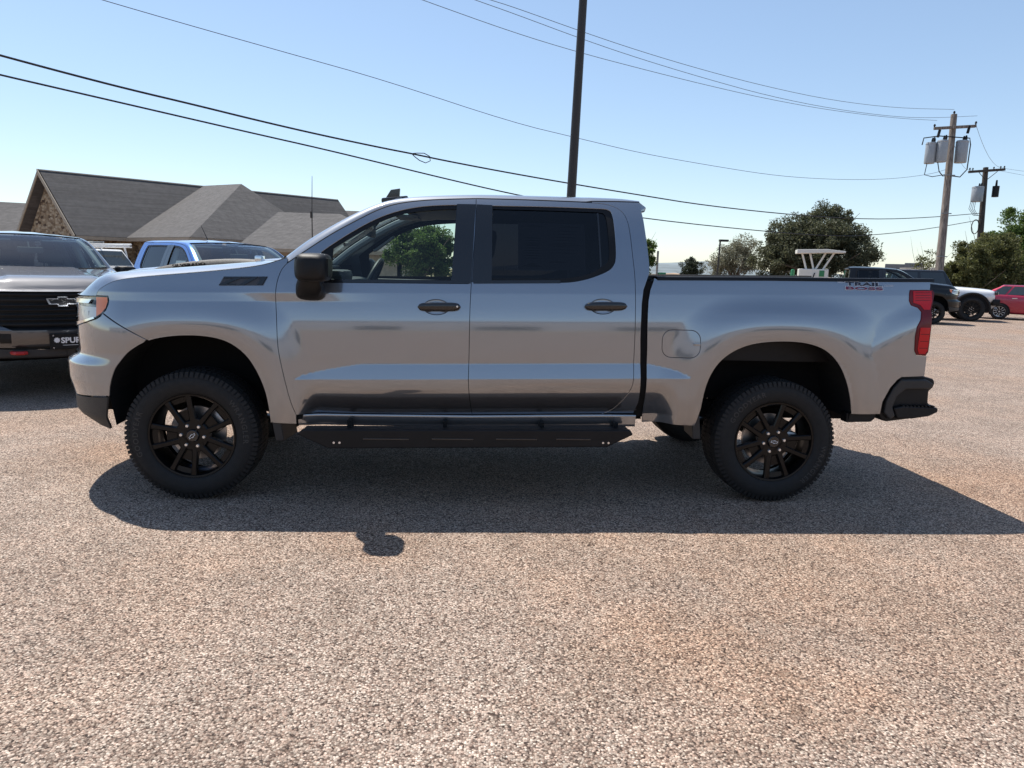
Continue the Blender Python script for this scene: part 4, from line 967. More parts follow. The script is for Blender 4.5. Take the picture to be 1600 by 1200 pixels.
# --- wheels
def make_wheel():
    mb = MB()
    mb.lathe([(.262, .0), (.268, -.006), (.266, -.012), (.256, -.010), (.248, .006), (.243, .05), (.238, .15), (.262, .20), (.268, .21)], 64)   # barrel and lip
    rimo = mb.build('wheel', M['rim'], None, smooth=True, angle=40)
    # face: five split spokes
    sp = MB()
    for k in range(5):
        a = 2*math.pi*k/5; ca, sa = math.cos(a), math.sin(a)
        def pt(r, t, y): return (r*ca-t*sa, y, r*sa+t*ca)
        for s in (-1, 1):
            st = [(.060, .028, .020, .004, .045), (.11, .039, .0185, .000, .04), (.17, .052, .0170, -.003, .032), (.225, .064, .0180, -.005, .028), (.252, .070, .022, -.005, .03)]
            n0 = len(sp.v); v = []
            for r, t, w, y, d in st:
                for tt, yy in ((t-w, y+d), (t-w, y+.006), (t-w+.006, y), (t+w-.006, y), (t+w, y+.006), (t+w, y+d)): v.append(pt(r, s*tt, yy))
            f = [(i*6+j, i*6+j+1, (i+1)*6+j+1, (i+1)*6+j) for i in range(4) for j in range(5)]
            sp.add(v, f)
        # recessed web between the pair
        v = [pt(.07, -.03, .024), pt(.07, .03, .024), pt(.165, .040, .020), pt(.165, -.040, .020)]; sp.add(v, [(0, 1, 2, 3)])
        v = [pt(.215, -.05, .016), pt(.215, .05, .016), pt(.25, .056, .010), pt(.25, -.056, .010)]; sp.add(v, [(0, 1, 2, 3)])
        # inner V joining neighbouring pairs
        b_ = a+math.pi/5; cb_, sb_ = math.cos(b_), math.sin(b_)
        def pb(r, t, y): return (r*cb_-t*sb_, y, r*sb_+t*cb_)
        sp.add([pb(.05, -.04, .002), pb(.05, .04, .002), pb(.108, .036, .004), pb(.108, -.036, .004), pb(.108, .036, .03), pb(.108, -.036, .03)], [(0, 1, 2, 3), (3, 2, 4, 5)])
    sp.lathe([(.0001, .006), (.092, .006), (.100, .014), (.100, .06)], 40)
    sp.build('spoke_face', M['rim'], rimo, smooth=True, angle=30)
    cap = MB(); cap.lathe([(.0001, -.010), (.034, -.010), (.040, -.004), (.042, .006)], 32); cap.build('hub_cap', M['gloss_black'], rimo, smooth=True)
    bt_ = MB()
    o_ = bowtie(.050, .021); i_ = bowtie(.043, .013)
    n = len(o_); v = [(p[0], -.0115, p[1]) for p in o_]+[(p[0], -.0115, p[1]) for p in i_]
    bt_.add(v, [(i, (i+1) % n, n+(i+1) % n, n+i) for i in range(n)])
    bt_.build('cap_emblem', M['white_print'], rimo)
    for k in range(6):
        a = 2*math.pi*k/6+.3
        lg = MB(); lg.lathe([(.0001, -.010), (.008, -.010), (.0105, -.006), (.0115, .010)], 12, 'Y', (.0698*math.cos(a), 0, .0698*math.sin(a))); lg.build('lug_nut', M['lug'], rimo, smooth=True)
    ty = MB()
    prof = [(.264, .000), (.272, -.012), (.290, -.022), (.325, -.030), (.352, -.028), (.378, -.018), (.395, -.004), (.404, .012), (.408, .05), (.409, .125), (.408, .20), (.404, .238), (.395, .255), (.37, .27), (.325, .28), (.28, .265), (.264, .25)]
    ty.lathe(prof, 96); ty.build('tyre', M['rubber'], rimo, smooth=True, angle=50)
    tr_ = MB()
    n = 80
    for k in range(n):
        for row, (y0, y1, sk, ph) in enumerate(((-.006, .040, .012, 0), (.050, .098, -.012, .5), (.104, .150, .012, .2), (.156, .204, -.012, .7), (.214, .258, .012, .35))):
            a = 2*math.pi*(k+ph)/n; da = 2*math.pi/n*.36
            v = []
            for r in (.403, .4125):
                for aa, yy in ((a-da, y0), (a+da, y0), (a+da+sk*2, y1), (a-da+sk*2, y1)):
                    rr = r-(.010 if (row == 0 and yy == y0) or (row == 4 and yy == y1) else 0); v.append((rr*math.cos(aa), yy, rr*math.sin(aa)))
            tr_.add(v, [(4, 5, 6, 7), (0, 1, 5, 4), (1, 2, 6, 5), (2, 3, 7, 6), (3, 0, 4, 7)])
        # shoulder lugs running down the sidewall
        a = 2*math.pi*k/n; da = 2*math.pi/n*.33
        v = []
        for r, y in ((.405, -.012), (.389, -.018), (.372, -.0225)):
            for aa in (a-da, a+da): v.append(((r+.001)*math.cos(aa), y-.0018, (r+.001)*math.sin(aa)))
        tr_.add(v, [(0, 1, 3, 2), (2, 3, 5, 4)])
    tag(tr_.build('tyre_tread', M['rubber'], rimo), kind='stuff')
    def arc_text(body, r, mid, size, bold):
        v, f = text_geo(body, size, bold, 0, 1.25)
        w = v[:, 0]; a = mid-w/r
        rr = r+v[:, 1]
        y = np.interp(rr, [.272, .290, .325, .352, .378], [-.012, -.022, -.030, -.028, -.018])-.0015
        lt = MB(); lt.add(np.stack([rr*np.cos(a), y, rr*np.sin(a)], 1), f); tag(lt.build('tyre_lettering', M['rubber_text'], rimo, fixn=False), kind='stuff')
    arc_text('GOODYEAR', .332, math.radians(140), .046, .001); arc_text('WRANGLER', .332, math.radians(-20), .046, .001)
    dk = MB(); dk.lathe([(.0001, .085), (.07, .085), (.075, .10), (.172, .10), (.172, .125), (.07, .125)], 48); dk.build('brake_disc', M['steel'], rimo, smooth=True)
    cl = MB(); cl.box((.09, .07, -.075), (.19, .15, .075), .02); cl.build('brake_caliper', M['steel'], rimo, smooth=True)
    return rimo
wh = make_wheel()
WKIDS = children(wh)
def place_wheel(x, side, ang):
    o = wh if not place_wheel.used else wh.copy()
    if place_wheel.used:
        COL.objects.link(o)
        for ch in WKIDS:
            c = ch.copy(); COL.objects.link(c); c.parent = o
    place_wheel.used = True
    o.parent = TR; o.location = (x, -side*.972*(-1)*(-1), .412)
    o.location.y = -.960 if side < 0 else .960
    o.rotation_euler = (0, -math.radians(ang), 0) if side < 0 else (0, -math.radians(ang), math.pi)
place_wheel.used = False
place_wheel(-1.8725, -1, 38); place_wheel(1.8725, -1, -8.6); place_wheel(-1.8725, 1, 20); place_wheel(1.8725, 1, 55)

# right-hand twins
for o, subs in SIDE: mirror_part(o, subs)
SINGLES_DONE = True

# ================================================================ the other parked vehicles
KID = {}
for o in COL.objects:
    if o.parent is not None: KID.setdefault(o.parent.name, []).append(o)
def park(o, x, y, h, s):
    o.location = (x, y, 0); o.rotation_euler = (0, 0, math.atan2(h[1], h[0])+math.pi); o.scale = (s, s, s)
SKIP = ('bed_decal', 'wing_badge', 'bonnet_scoop', 'scoop_end_cap', 'price_sheet', 'printed_line', 'roof_antenna')
HD = (.640, -.768)
# charcoal pickup facing the camera
dk = copy_tree(TR, KID, {M['paint']: M['paint_dark']}, None, SKIP)
s = .90; hd = (.614, -.789)
park(dk, -4.36-hd[0]*2.86*s, 2.38-hd[1]*2.86*s, hd, s)
tag(dk, 'charcoal pickup truck at the left edge, black grille and red tow hook towards the camera', 'pickup truck', 'parked pickup trucks')
fpx = -2.945
mb = MB(); mb.box((fpx-.012, -.175, .61), (fpx+.004, .175, .785), .004); pl = mb.build('front_plate', M['satin_black'], dk)
tv, tf = text_geo('SPUR', .088, .003, 0, 1.0, .001)
mesh_obj('plate_lettering', [(fpx-.0145-p[2], -p[0]-.035, .705+p[1]) for p in tv], tf, M['white_print'], pl)
gear = []
for k in range(20):
    a = 2*math.pi*k/20; r = .034 if k % 2 == 0 else .024; gear.append((.105+r*math.cos(a), .712+r*math.sin(a)))
mb = MB(); mb.prism(gear, fpx-.014, fpx-.016, 'YZ'); mb.build('plate_emblem', M['white_print'], pl)
mb = MB(); mb.box((fpx-.0155, -.12, .650), (fpx-.0135, .05, .654)); mb.build('plate_line', M['white_print'], pl)
for a, b in ((-.14, .765), (.14, .765), (.14, .625), (-.14, .625)):
    mb = MB(); mb.lathe([(.0001, 0), (.008, 0), (.008, .004)], 10, 'Z'); v = [(fpx-.013-p[2], a+p[0], b+p[1]) for p in mb.v]; mb.v = v; mb.build('plate_screw', M['lug'], pl)
for sd in (-1, 1):
    mb = MB(); mb.tube([(-2.70, sd*.52, .57), (-2.81, sd*.52, .57), (-2.87, sd*.49, .57), (-2.875, sd*.43, .57), (-2.86, sd*.40, .57), (-2.70, sd*.40, .57)], .022, 8); mb.build('tow_hook', M['red_hook'], dk, smooth=True)
# blue pickup behind the grey one
bl = copy_tree(TR, KID, {M['paint']: M['paint_blue'], M['tint']: M['tint']}, None, SKIP+('roof_antenna',))
hb_ = (.700, -.714); BLX, BLY = -3.84, 5.83; park(bl, BLX-hb_[0]*.3*s, BLY-hb_[1]*.3*s, hb_, s)
tag(bl, 'blue crew cab pickup with a short roof aerial parked behind the grey bonnet', 'pickup truck', 'parked pickup trucks')
mb = MB(); mb.tube([(-.30, .22, 2.0), (-.12, .24, 2.24)], [.008, .004], 6); mb.build('roof_aerial', M['satin_black'], bl)
mb = MB(); mb.box((-.88, .15, 1.61), (-.85, .40, 1.66)); mb.build('windscreen_tag', M['white_print'], bl)
stb = surf_patch('price_sheet', [(-.82, 1.45), (-.50, 1.45), (-.50, 1.66), (-.82, 1.66)], M['sticker'], bl, -.020); stb.scale = (1, -1, 1)
# black pickup nose beyond the tail lamp
bp_ = copy_tree(TR, KID, {M['paint']: M['paint_black']}, None, SKIP)
HB = (.921, -.390); nr = (HB[1], -HB[0]); sb_ = .96; ax = (16.10-nr[0]*.97*sb_, 18.42-nr[1]*.97*sb_)
park(bp_, ax[0]-HB[0]*1.8725*sb_, ax[1]-HB[1]*1.8725*sb_, HB, sb_)
tag(bp_, 'black crew cab pickup whose nose shows past the grey truck\'s red tail lamp', 'pickup truck', 'parked pickup trucks')

def loft(name, secs, m, parent, smooth=True, sub=2):
    """secs: list of (x, [(y,z)...]) half rings from bottom centre to top centre"""
    n = len(secs[0][1]); v = []; f = []
    for x, r in secs:
        full = [(x, -y, z) for y, z in r]+[(x, y, z) for y, z in r[-2:0:-1]]; v += full
    N = 2*n-2
    for i in range(len(secs)-1):
        for k in range(N): f.append((i*N+k, i*N+(k+1) % N, (i+1)*N+(k+1) % N, (i+1)*N+k))
    f += [tuple(range(N)), tuple((len(secs)-1)*N+k for k in range(N))]
    mb = MB(); mb.add(v, f); o = mb.build(name, m, parent, smooth=True, angle=80)
    if sub:
        md = o.modifiers.new('s', 'SUBSURF'); md.levels = sub; md.render_levels = sub
    return o
def ring(w, zb, zs, zt, crown=.03):
    return [(0, zb), (w*.80, zb), (w*.94, zb+.05), (w, zb+.22), (w, zs-.10), (w*.975, zs), (w*.90, zt), (w*.5, zt+crown), (0, zt+crown*1.2)]
WH_SILVER = {M['rim']: M['steel']}
M['alloy'] = mat('silver_alloy', (.55, .56, .57), .3, .9)
def add_wheels(root, fx, rx, hw, r, matmap):
    for x in (fx, rx):
        for sd in (-1, 1):
            c = copy_tree(wh, KIDW, matmap, root)
            k = r/.412; c.location = (x, sd*hw, r); c.scale = (k, k, k); c.rotation_euler = (0, random.uniform(0, 6), 0 if sd < 0 else math.pi)
KIDW = {wh.name: WKIDS}
def arches(root, fx, rx, hw, r):
    for x in (fx, rx):
        for sd in (-1, 1):
            p = [(x+r*math.cos(a), r*.86+r*math.sin(a)) for a in np.linspace(-.35, math.pi+.35, 22)]
            mb = MB(); mb.prism(p, sd*(hw-.30), sd*(hw+.004)); mb.build('wheel_arch', M['under'], root)
def greenhouse(root, base, top, wb, wt, paint, panes, zb, glass_m, bev=.07):
    """base/top: x at front,rear; builds the cabin block plus proud panes"""
    (x0, x1), (t0, t1, zt) = base, top
    mb = MB(); mb.add([(x0, -wb, zb), (x1, -wb, zb), (x1, wb, zb), (x0, wb, zb), (t0, -wt, zt), (t1, -wt, zt), (t1, wt, zt), (t0, wt, zt)], [(3, 2, 1, 0), (4, 5, 6, 7), (0, 1, 5, 4), (1, 2, 6, 5), (2, 3, 7, 6), (3, 0, 4, 7)])
    g = mb.build('cabin', paint, root, bevel=bev)
    def sp(sd, u, t):   # u along, t up
        xb = x0+(x1-x0)*u; xt = t0+(t1-t0)*u; w = wb+(wt-wb)*t
        return (xb+(xt-xb)*t, sd*(w+.006), zb+(zt-zb)*t)
    for sd in (-1, 1):
        for (ua, ub, va, vb) in panes:
            q = [sp(sd, ua, .10), sp(sd, ub, .10), sp(sd, vb, .86), sp(sd, va, .86)]
            mb = MB(); mb.add(q, [(0, 1, 2, 3)]); mb.build('side_window', glass_m, root)
    for (xa, xb, k, nm) in ((x0, t0, -1, 'windscreen'), (x1, t1, 1, 'rear_window')):
        q = [(xa+(xb-xa)*.08+k*.012, -wb*.90, zb+(zt-zb)*.08), (xa+(xb-xa)*.08+k*.012, wb*.90, zb+(zt-zb)*.08), (xa+(xb-xa)*.90+k*.012, wt*.90, zb+(zt-zb)*.90), (xa+(xb-xa)*.90+k*.012, -wt*.90, zb+(zt-zb)*.90)]
        mb = MB(); mb.add(q, [(0, 1, 2, 3)]); mb.build(nm, M['car_glass'], root)
    return g
M['car_glass'] = mat('parked_car_glass', (.035, .045, .05), .06, 0, .5)
M['car_glass_dark'] = mat('parked_car_privacy_glass', (.008, .009, .012), .06, 0, .5)
def lamp_box(root, a, b, m, name): mb = MB(); mb.box(a, b, .02); return mb.build(name, m, root, smooth=True)
# white off-roader nose
wv = empty('off_road_truck'); park(wv, 18.15, 22.3, (.902, -.431), 1.0)
tag(wv, 'white off-road truck with black bumper and light bar between black pickup and red hatchback', 'truck')
loft('body', [(-2.42, ring(.80, .72, 1.0, 1.12)), (-2.36, ring(.98, .70, 1.05, 1.20)), (-1.2, ring(1.02, .65, 1.12, 1.27)), (-.9, ring(1.03, .50, 1.14, 1.28)), (2.2, ring(1.03, .50, 1.15, 1.28)), (2.5, ring(1.0, .6, 1.15, 1.27))], M['paint_white'], wv, sub=2)
greenhouse(wv, (-1.0, 1.3), (-.62, 1.1, 1.90), .92, .76, M['gloss_black'], [(.10, .5, .05, .48), (.55, .95, .53, .95)], 1.25, M['car_glass'])
mb = MB(); mb.box((-2.56, -.92, .62), (-2.30, .92, .86), .05); mb.build('front_bumper', M['satin_black'], wv, smooth=True)
mb = MB(); mb.box((-2.455, -.90, 1.02), (-2.40, .90, 1.15), .02); lb = mb.build('light_bar', M['gloss_black'], wv, smooth=True)
for sd in (-1, 1):
    mb = MB(); mb.box((-2.463, sd*.80-.12, 1.035), (-2.45, sd*.80+.12, 1.135), .01); mb.build('headlight', M['chrome'], lb)
mb = MB(); mb.prism([(-2.55, .64), (-2.35, .64), (-2.02, .42), (-2.30, .42)], -.55, .55); mb.build('skid_plate', M['steel'], wv, bevel=.02)
mb = MB(); mb.tube([(-2.50, .38, .55), (-2.58, .38, .50), (-2.58, .30, .46), (-2.50, .28, .52)], .02, 8); mb.build('tow_hook', M['steel'], wv, smooth=True)
for sd in (-1, 1):
    for x in (-1.62, 1.6):
        p = [(x+.56*math.cos(a), .46+.56*math.sin(a)) for a in np.linspace(-.2, math.pi+.2, 20)]
        mb = MB(); mb.prism(p, sd*.72, sd*1.035); mb.build('wheel_arch', M['under'], wv)
        q = [(x+.60*math.cos(a), .46+.60*math.sin(a)) for a in np.linspace(-.1, math.pi+.1, 20)]
        mb = MB(); mb.tube([(a, sd*1.03, b) for a, b in q], .045, 6); mb.build('arch_trim', M['satin_black'], wv, smooth=True)
add_wheels(wv, -1.62, 1.6, 1.04, .46, None)
# red hatchback
rc = empty('hatchback_car'); HR = (.80, -.60); nrr = (HR[1], -HR[0]); park(rc, 21.75+HR[0]*1.30-nrr[0]*.92, 22.52+HR[1]*1.30-nrr[1]*.92, HR, 1.0)
tag(rc, 'red hatchback with silver alloy wheels cut by the right edge below the trees', 'car')
loft('body', [(-2.15, ring(.70, .30, .60, .72)), (-2.05, ring(.82, .22, .70, .82)), (-1.2, ring(.89, .20, .82, .98)), (-.6, ring(.90, .20, .88, 1.0)), (1.3, ring(.90, .22, .95, 1.04)), (1.9, ring(.86, .26, .98, 1.06)), (2.12, ring(.78, .34, .95, 1.04)), (2.18, ring(.66, .42, .85, .95))], M['paint_red'], rc)
greenhouse(rc, (-1.05, 2.06), (-.25, 1.25, 1.41), .82, .60, M['paint_red'], [(.14, .44, .02, .42), (.47, .70, .46, .72), (.73, .90, .76, .95)], .97, M['car_glass'], .12)
arches(rc, -1.35, 1.30, .90, .365); add_wheels(rc, -1.35, 1.30, .905, .325, {M['rim']: M['alloy'], M['gloss_black']: M['alloy']})
for sd in (-1, 1):
    for x in (-.1, .75):
        mb = MB(); mb.box((x, sd*.905-.008, .86), (x+.18, sd*.905+.008, .89), .006); mb.build('door_handle', M['chrome'], rc)
    lamp_box(rc, (1.95, sd*.78-.08, .80), (2.16, sd*.78+.05, .98), M['red_lens'], 'tail_light')
# white work truck with ladder rack near the house
wk = empty('work_truck'); HWK = (.80, -.60); park(wk, -15.6, 26.3, HWK, 1.0)
tag(wk, 'white work truck carrying a ladder rack with an orange lamp in front of the house', 'truck')
loft('body', [(-2.7, ring(.80, .45, .85, .98)), (-2.6, ring(.92, .40, .98, 1.10)), (-1.4, ring(.98, .38, 1.05, 1.18)), (.6, ring(.98, .38, 1.10, 1.20)), (.7, ring(.98, .40, 1.10, 1.20))], M['paint_white'], wk)
greenhouse(wk, (-1.5, .62), (-.85, .45, 1.86), .88, .72, M['paint_white'], [(.10, .5, .05, .48), (.55, .95, .53, .95)], 1.15, M['car_glass_dark'])
mb = MB(); mb.box((.74, -.99, .65), (3.1, .99, 1.32), .03); mb.build('service_box', M['paint_white'], wk)
M['rack'] = mat('white_rack_steel', (.75, .75, .73), .45)
for sd in (-1, 1):
    mb = MB(); mb.tube([(-1.3, sd*.85, 2.08), (3.1, sd*.85, 2.08)], .035, 8); mb.tube([(-1.3, sd*.85, 1.97), (3.1, sd*.85, 1.97)], .03, 8); mb.build('rack_rail', M['rack'], wk, smooth=True)
    for x in (-.75, 1.0, 2.9):
        mb = MB(); mb.tube([(x-.15 if x < 0 else x+.25, sd*.92, 1.25), (x, sd*.85, 2.05)], .04, 8); mb.build('rack_post', M['rack'], wk, smooth=True)
for k in range(9):
    mb = MB(); mb.box((-1.2+.5*k, -.85, 2.00), (-1.12+.5*k, .85, 2.05)); mb.build('rack_bar', M['rack'], wk)
mb = MB(); mb.box((-1.0, .1, 2.10), (2.6, .16, 2.17)); mb.box((-1.0, .5, 2.10), (2.6, .56, 2.17))
for k in range(11): mb.box((-.9+.33*k, .1, 2.12), (-.86+.33*k, .56, 2.15))
mb.build('ladder', M['steel'], wk)
mb = MB(); mb.lathe([(.0001, .16), (.05, .15), (.07, .05), (.07, 0)], 16, 'Z', (1.0, .7, 2.11)); mb.build('beacon', M['amber'], wk, smooth=True)
arches(wk, -1.75, 2.0, .98, .46); add_wheels(wk, -1.75, 2.0, .99, .40, WH_SILVER)

WIRE_A = [(-7.79, 11.18, 6.82), (-6.26, 11.97, 6.63), (-4.41, 12.94, 6.42), (-2.27, 14.06, 6.18), (1.15, 15.82, 5.62), (3.17, 16.88, 5.46), (5.44, 18.07, 5.28), (8.01, 19.45, 5.21), (10.96, 21.04, 5.17), (13.28, 22.32, 5.27), (15.88, 23.76, 5.48), (18.34, 25.14, 5.78), (20.83, 26.57, 6.24), (21.94, 27.22, 6.56)]
WIRE_B = [(-1.36, 15.03, 8.47), (1.12, 16.34, 8.19), (3.15, 17.43, 8.06), (5.43, 18.67, 8.0), (8.03, 20.09, 7.96), (11.01, 21.73, 7.97), (14.47, 23.64, 8.1), (18.52, 25.92, 8.42), (21.49, 27.61, 8.78)]
WIRE_C = [(0.47, 15.98, 8.89), (1.1, 16.31, 8.86), (3.36, 17.48, 8.64), (5.36, 18.51, 8.48), (7.92, 19.85, 8.36), (10.84, 21.39, 8.31), (14.2, 23.19, 8.38), (18.11, 25.32, 8.7), (22.28, 27.64, 9.3)]
WIRE_D = [(0.04, 16.01, 8.88), (1.12, 16.52, 8.76), (3.39, 17.59, 8.46), (5.38, 18.54, 8.26), (7.91, 19.75, 8.08), (10.76, 21.13, 7.94), (14.0, 22.73, 7.96), (17.73, 24.61, 8.18), (20.24, 25.9, 8.5), (23.34, 27.52, 9.04)]
WIRE_E = [(-9.31, 9.01, 5.24), (-8.85, 9.33, 5.17), (-8.02, 9.91, 5.05), (-7.1, 10.54, 4.93), (-6.08, 11.26, 4.83), (-4.95, 12.04, 4.7), (-3.68, 12.93, 4.58), (-2.25, 13.94, 4.48), (-1.6, 14.41, 4.45), (-0.63, 15.09, 4.38), (1.23, 16.41, 4.29), (3.23, 17.83, 4.22), (5.92, 19.75, 4.15), (8.92, 21.9, 4.08), (14.22, 25.71, 4.16), (20.23, 30.08, 4.44), (26.06, 34.36, 5.01), (33.0, 39.5, 5.86)]
WIRE_F = [(-9.31, 8.95, 4.87), (-8.84, 9.27, 4.81), (-8.01, 9.85, 4.72), (-7.09, 10.49, 4.62), (-6.08, 11.2, 4.51), (-4.95, 12.0, 4.39), (-3.68, 12.88, 4.26), (-2.25, 13.88, 4.09), (-0.62, 15.01, 3.89), (1.04, 16.18, 3.71), (3.4, 17.84, 3.52), (6.15, 19.78, 3.35), (12.56, 24.38, 3.33), (17.03, 27.6, 3.42), (20.24, 29.95, 3.65), (26.07, 34.26, 4.37), (33.01, 39.43, 5.45)]

# ================================================================ houses, poles, wires and small fixtures
def shingle_mat():
    m, nt, b = new_mat('grey_brown_shingles'); L = nt.links.new; N = nt.nodes.new
    g = N('ShaderNodeNewGeometry'); mp = N('ShaderNodeMapping'); mp.inputs['Scale'].default_value = (1, 1, 1.2); L(g.outputs['Position'], mp.inputs['Vector'])
    sx = N('ShaderNodeSeparateXYZ'); L(g.outputs['Position'], sx.inputs[0])
    ad = N('ShaderNodeMath'); ad.operation = 'SUBTRACT'; L(sx.outputs[0], ad.inputs[0]); L(sx.outputs[1], ad.inputs[1])
    cb = N('ShaderNodeCombineXYZ'); L(ad.outputs[0], cb.inputs[0]); zz = N('ShaderNodeMath'); zz.operation = 'MULTIPLY'; zz.inputs[1].default_value = 1.5; L(sx.outputs[2], zz.inputs[0]); L(zz.outputs[0], cb.inputs[1])
    br = N('ShaderNodeTexBrick'); br.inputs['Scale'].default_value = 2.6; br.inputs['Color1'].default_value = (.076, .071, .070, 1); br.inputs['Color2'].default_value = (.102, .096, .094, 1); br.inputs['Mortar'].default_value = (.045, .04, .04, 1)
    br.inputs['Mortar Size'].default_value = .012; br.inputs['Row Height'].default_value = .35; br.inputs['Brick Width'].default_value = .75
    L(cb.outputs[0], br.inputs['Vector'])
    n = N('ShaderNodeTexNoise'); n.inputs['Scale'].default_value = 3.2; n.inputs['Detail'].default_value = 8; L(g.outputs['Position'], n.inputs['Vector'])
    r = N('ShaderNodeValToRGB'); r.color_ramp.elements[0].position = .3; r.color_ramp.elements[1].position = .7; r.color_ramp.elements[0].color = (.86, .86, .86, 1); r.color_ramp.elements[1].color = (1.16, 1.15, 1.14, 1); L(n.outputs['Fac'], r.inputs[0])
    mx = N('ShaderNodeMix'); mx.data_type = 'RGBA'; mx.blend_type = 'MULTIPLY'; mx.inputs[0].default_value = 1; L(br.outputs['Color'], mx.inputs[6]); L(r.outputs[0], mx.inputs[7])
    L(mx.outputs[2], b.inputs['Base Color']); b.inputs['Roughness'].default_value = .9
    bp = N('ShaderNodeBump'); bp.inputs['Strength'].default_value = .6; bp.inputs['Distance'].default_value = .03; L(br.outputs['Fac'], bp.inputs['Height']); bp.invert = True; L(bp.outputs['Normal'], b.inputs['Normal'])
    return m
def stone_mat():
    m, nt, b = new_mat('tan_rubble_stone'); L = nt.links.new; N = nt.nodes.new
    g = N('ShaderNodeNewGeometry'); mp = N('ShaderNodeMapping'); mp.inputs['Scale'].default_value = (4.2, 4.2, 6.5); L(g.outputs['Position'], mp.inputs['Vector'])
    v = N('ShaderNodeTexVoronoi'); v.inputs['Scale'].default_value = 1.0; v.distance = 'CHEBYCHEV'; L(mp.outputs[0], v.inputs['Vector'])
    sp = N('ShaderNodeSeparateColor'); L(v.outputs['Color'], sp.inputs[0])
    r = N('ShaderNodeValToRGB'); cr = r.color_ramp
    for p, c in ((.0, (.06, .035, .025)), (.18, (.20, .14, .09)), (.5, (.32, .25, .17)), (1., (.45, .37, .27))):
        e = cr.elements[0] if p == 0 else (cr.elements[-1] if p == 1. else cr.elements.new(p)); e.position = p; e.color = (*c, 1)
    L(sp.outputs[0], r.inputs[0])
    gp = N('ShaderNodeValToRGB'); gp.color_ramp.elements[0].position = .38; gp.color_ramp.elements[0].color = (1, 1, 1, 1); gp.color_ramp.elements[1].position = .5; gp.color_ramp.elements[1].color = (.8, .74, .66, 1)
    L(v.outputs['Distance'], gp.inputs[0])
    mx = N('ShaderNodeMix'); mx.data_type = 'RGBA'; mx.blend_type = 'MULTIPLY'; mx.inputs[0].default_value = 1; L(r.outputs[0], mx.inputs[6]); L(gp.outputs[0], mx.inputs[7]); L(mx.outputs[2], b.inputs['Base Color'])
    bp = N('ShaderNodeBump'); bp.inputs['Distance'].default_value = .05; bp.invert = True; L(v.outputs['Distance'], bp.inputs['Height']); L(bp.outputs['Normal'], b.inputs['Normal']); b.inputs['Roughness'].default_value = .9
    return m
M['shingle'] = shingle_mat(); M['stone'] = stone_mat()
M['fascia'] = mat('tan_fascia_paint', (.34, .28, .21), .6, var=.1)
M['brick_pale'] = mat('pale_tan_brick', (.38, .32, .25), .9, var=.2, vscale=4)
M['door_dark'] = mat('dark_door', (.03, .035, .04), .5)
def roof_plane(name, pts, m, parent, t=.14):
    P = [Vector(p) for p in pts]; n = (P[1]-P[0]).cross(P[2]-P[0]).normalized()
    if n.z < 0: P.reverse(); n = -n
    k = len(P); v = P+[p-n*t for p in P]
    mb = MB(); mb.add(v, [tuple(range(k)), tuple(range(2*k-1, k-1, -1))]+[(i, i+k, (i+1) % k+k, (i+1) % k) for i in range(k)])
    return mb.build(name, m, parent)
def wall(name, a, b, z0, z1, m, parent, th=.25, inset=0.0):
    a = Vector(a); b = Vector(b); d = (b-a).normalized(); n = Vector((-d.y, d.x))*th
    mb = MB(); v = [(a.x, a.y, z0), (b.x, b.y, z0), (b.x+n.x, b.y+n.y, z0), (a.x+n.x, a.y+n.y, z0), (a.x, a.y, z1), (b.x, b.y, z1), (b.x+n.x, b.y+n.y, z1), (a.x+n.x, a.y+n.y, z1)]
    mb.add(v, [(0, 3, 2, 1), (4, 5, 6, 7), (0, 1, 5, 4), (1, 2, 6, 5), (2, 3, 7, 6), (3, 0, 4, 7)]); return mb.build(name, m, parent)
HO = empty('stone_house', (-24.4, 42, 0))
tag(HO, 'stone house with a steep grey-brown shingle gable roof behind the parked trucks', 'house')
def hloc(p): return (p[0]+24.4, p[1]-42, p[2])
A_ = Vector((-27.38, 44.14, 7.02)); GL = Vector((-29.89, 45.6, 2.95)); GR = Vector((-24.25, 42.0, 2.85)); RD = Vector((-19.55, 51.18, 7.02))
dr = (RD-A_); dr.z = 0
VF = Vector((-22.0, 43.8, 2.84)); T_ = Vector((-15.75, 47.75, 6.9)); H_ = Vector((-15.97, 38.2, 2.84))
far = A_+dr*2.1
er = GR+dr*2.1; er.z = 2.85
roof_plane('roof_slope', [hloc(A_), hloc(GR), hloc(GR+dr*2.1), hloc(far)], M['shingle'], HO)
roof_plane('roof_slope', [hloc(A_), hloc(GL), hloc(GL+dr*2.1), hloc(far)], M['shingle'], HO)
# wing with hipped end
E1 = Vector((-9.5, 49.5, 2.84))
roof_plane('wing_slope', [hloc(RD+Vector((-.3, .4, .02))), hloc(VF), hloc(H_), hloc(T_)], M['shingle'], HO)
roof_plane('wing_hip', [hloc(T_), hloc(H_), hloc(E1)], M['shingle'], HO)
roof_plane('wing_slope', [hloc(T_), hloc(E1), hloc(E1+Vector((-3, 9, 0))), hloc(RD+Vector((2, 5, 0)))], M['shingle'], HO)
# rear block ridges stepping down to the right
R3 = Vector((-17.2, 59.7, 7.45)); R4 = Vector((-13.08, 61.41, 7.32)); R5 = Vector((-12.1, 61.17, 6.27)); R6 = Vector((-6.0, 60.7, 6.2))
roof_plane('rear_slope', [hloc(R3), hloc(R4), hloc(R4+Vector((4.5, -7, -4.5))), hloc(R3+Vector((1, -9, -4.6)))], M['shingle'], HO)
roof_plane('rear_slope', [hloc(R5), hloc(R6), hloc(R6+Vector((4, -7, -3.5))), hloc(R5+Vector((5, -6, -3.5)))], M['shingle'], HO)
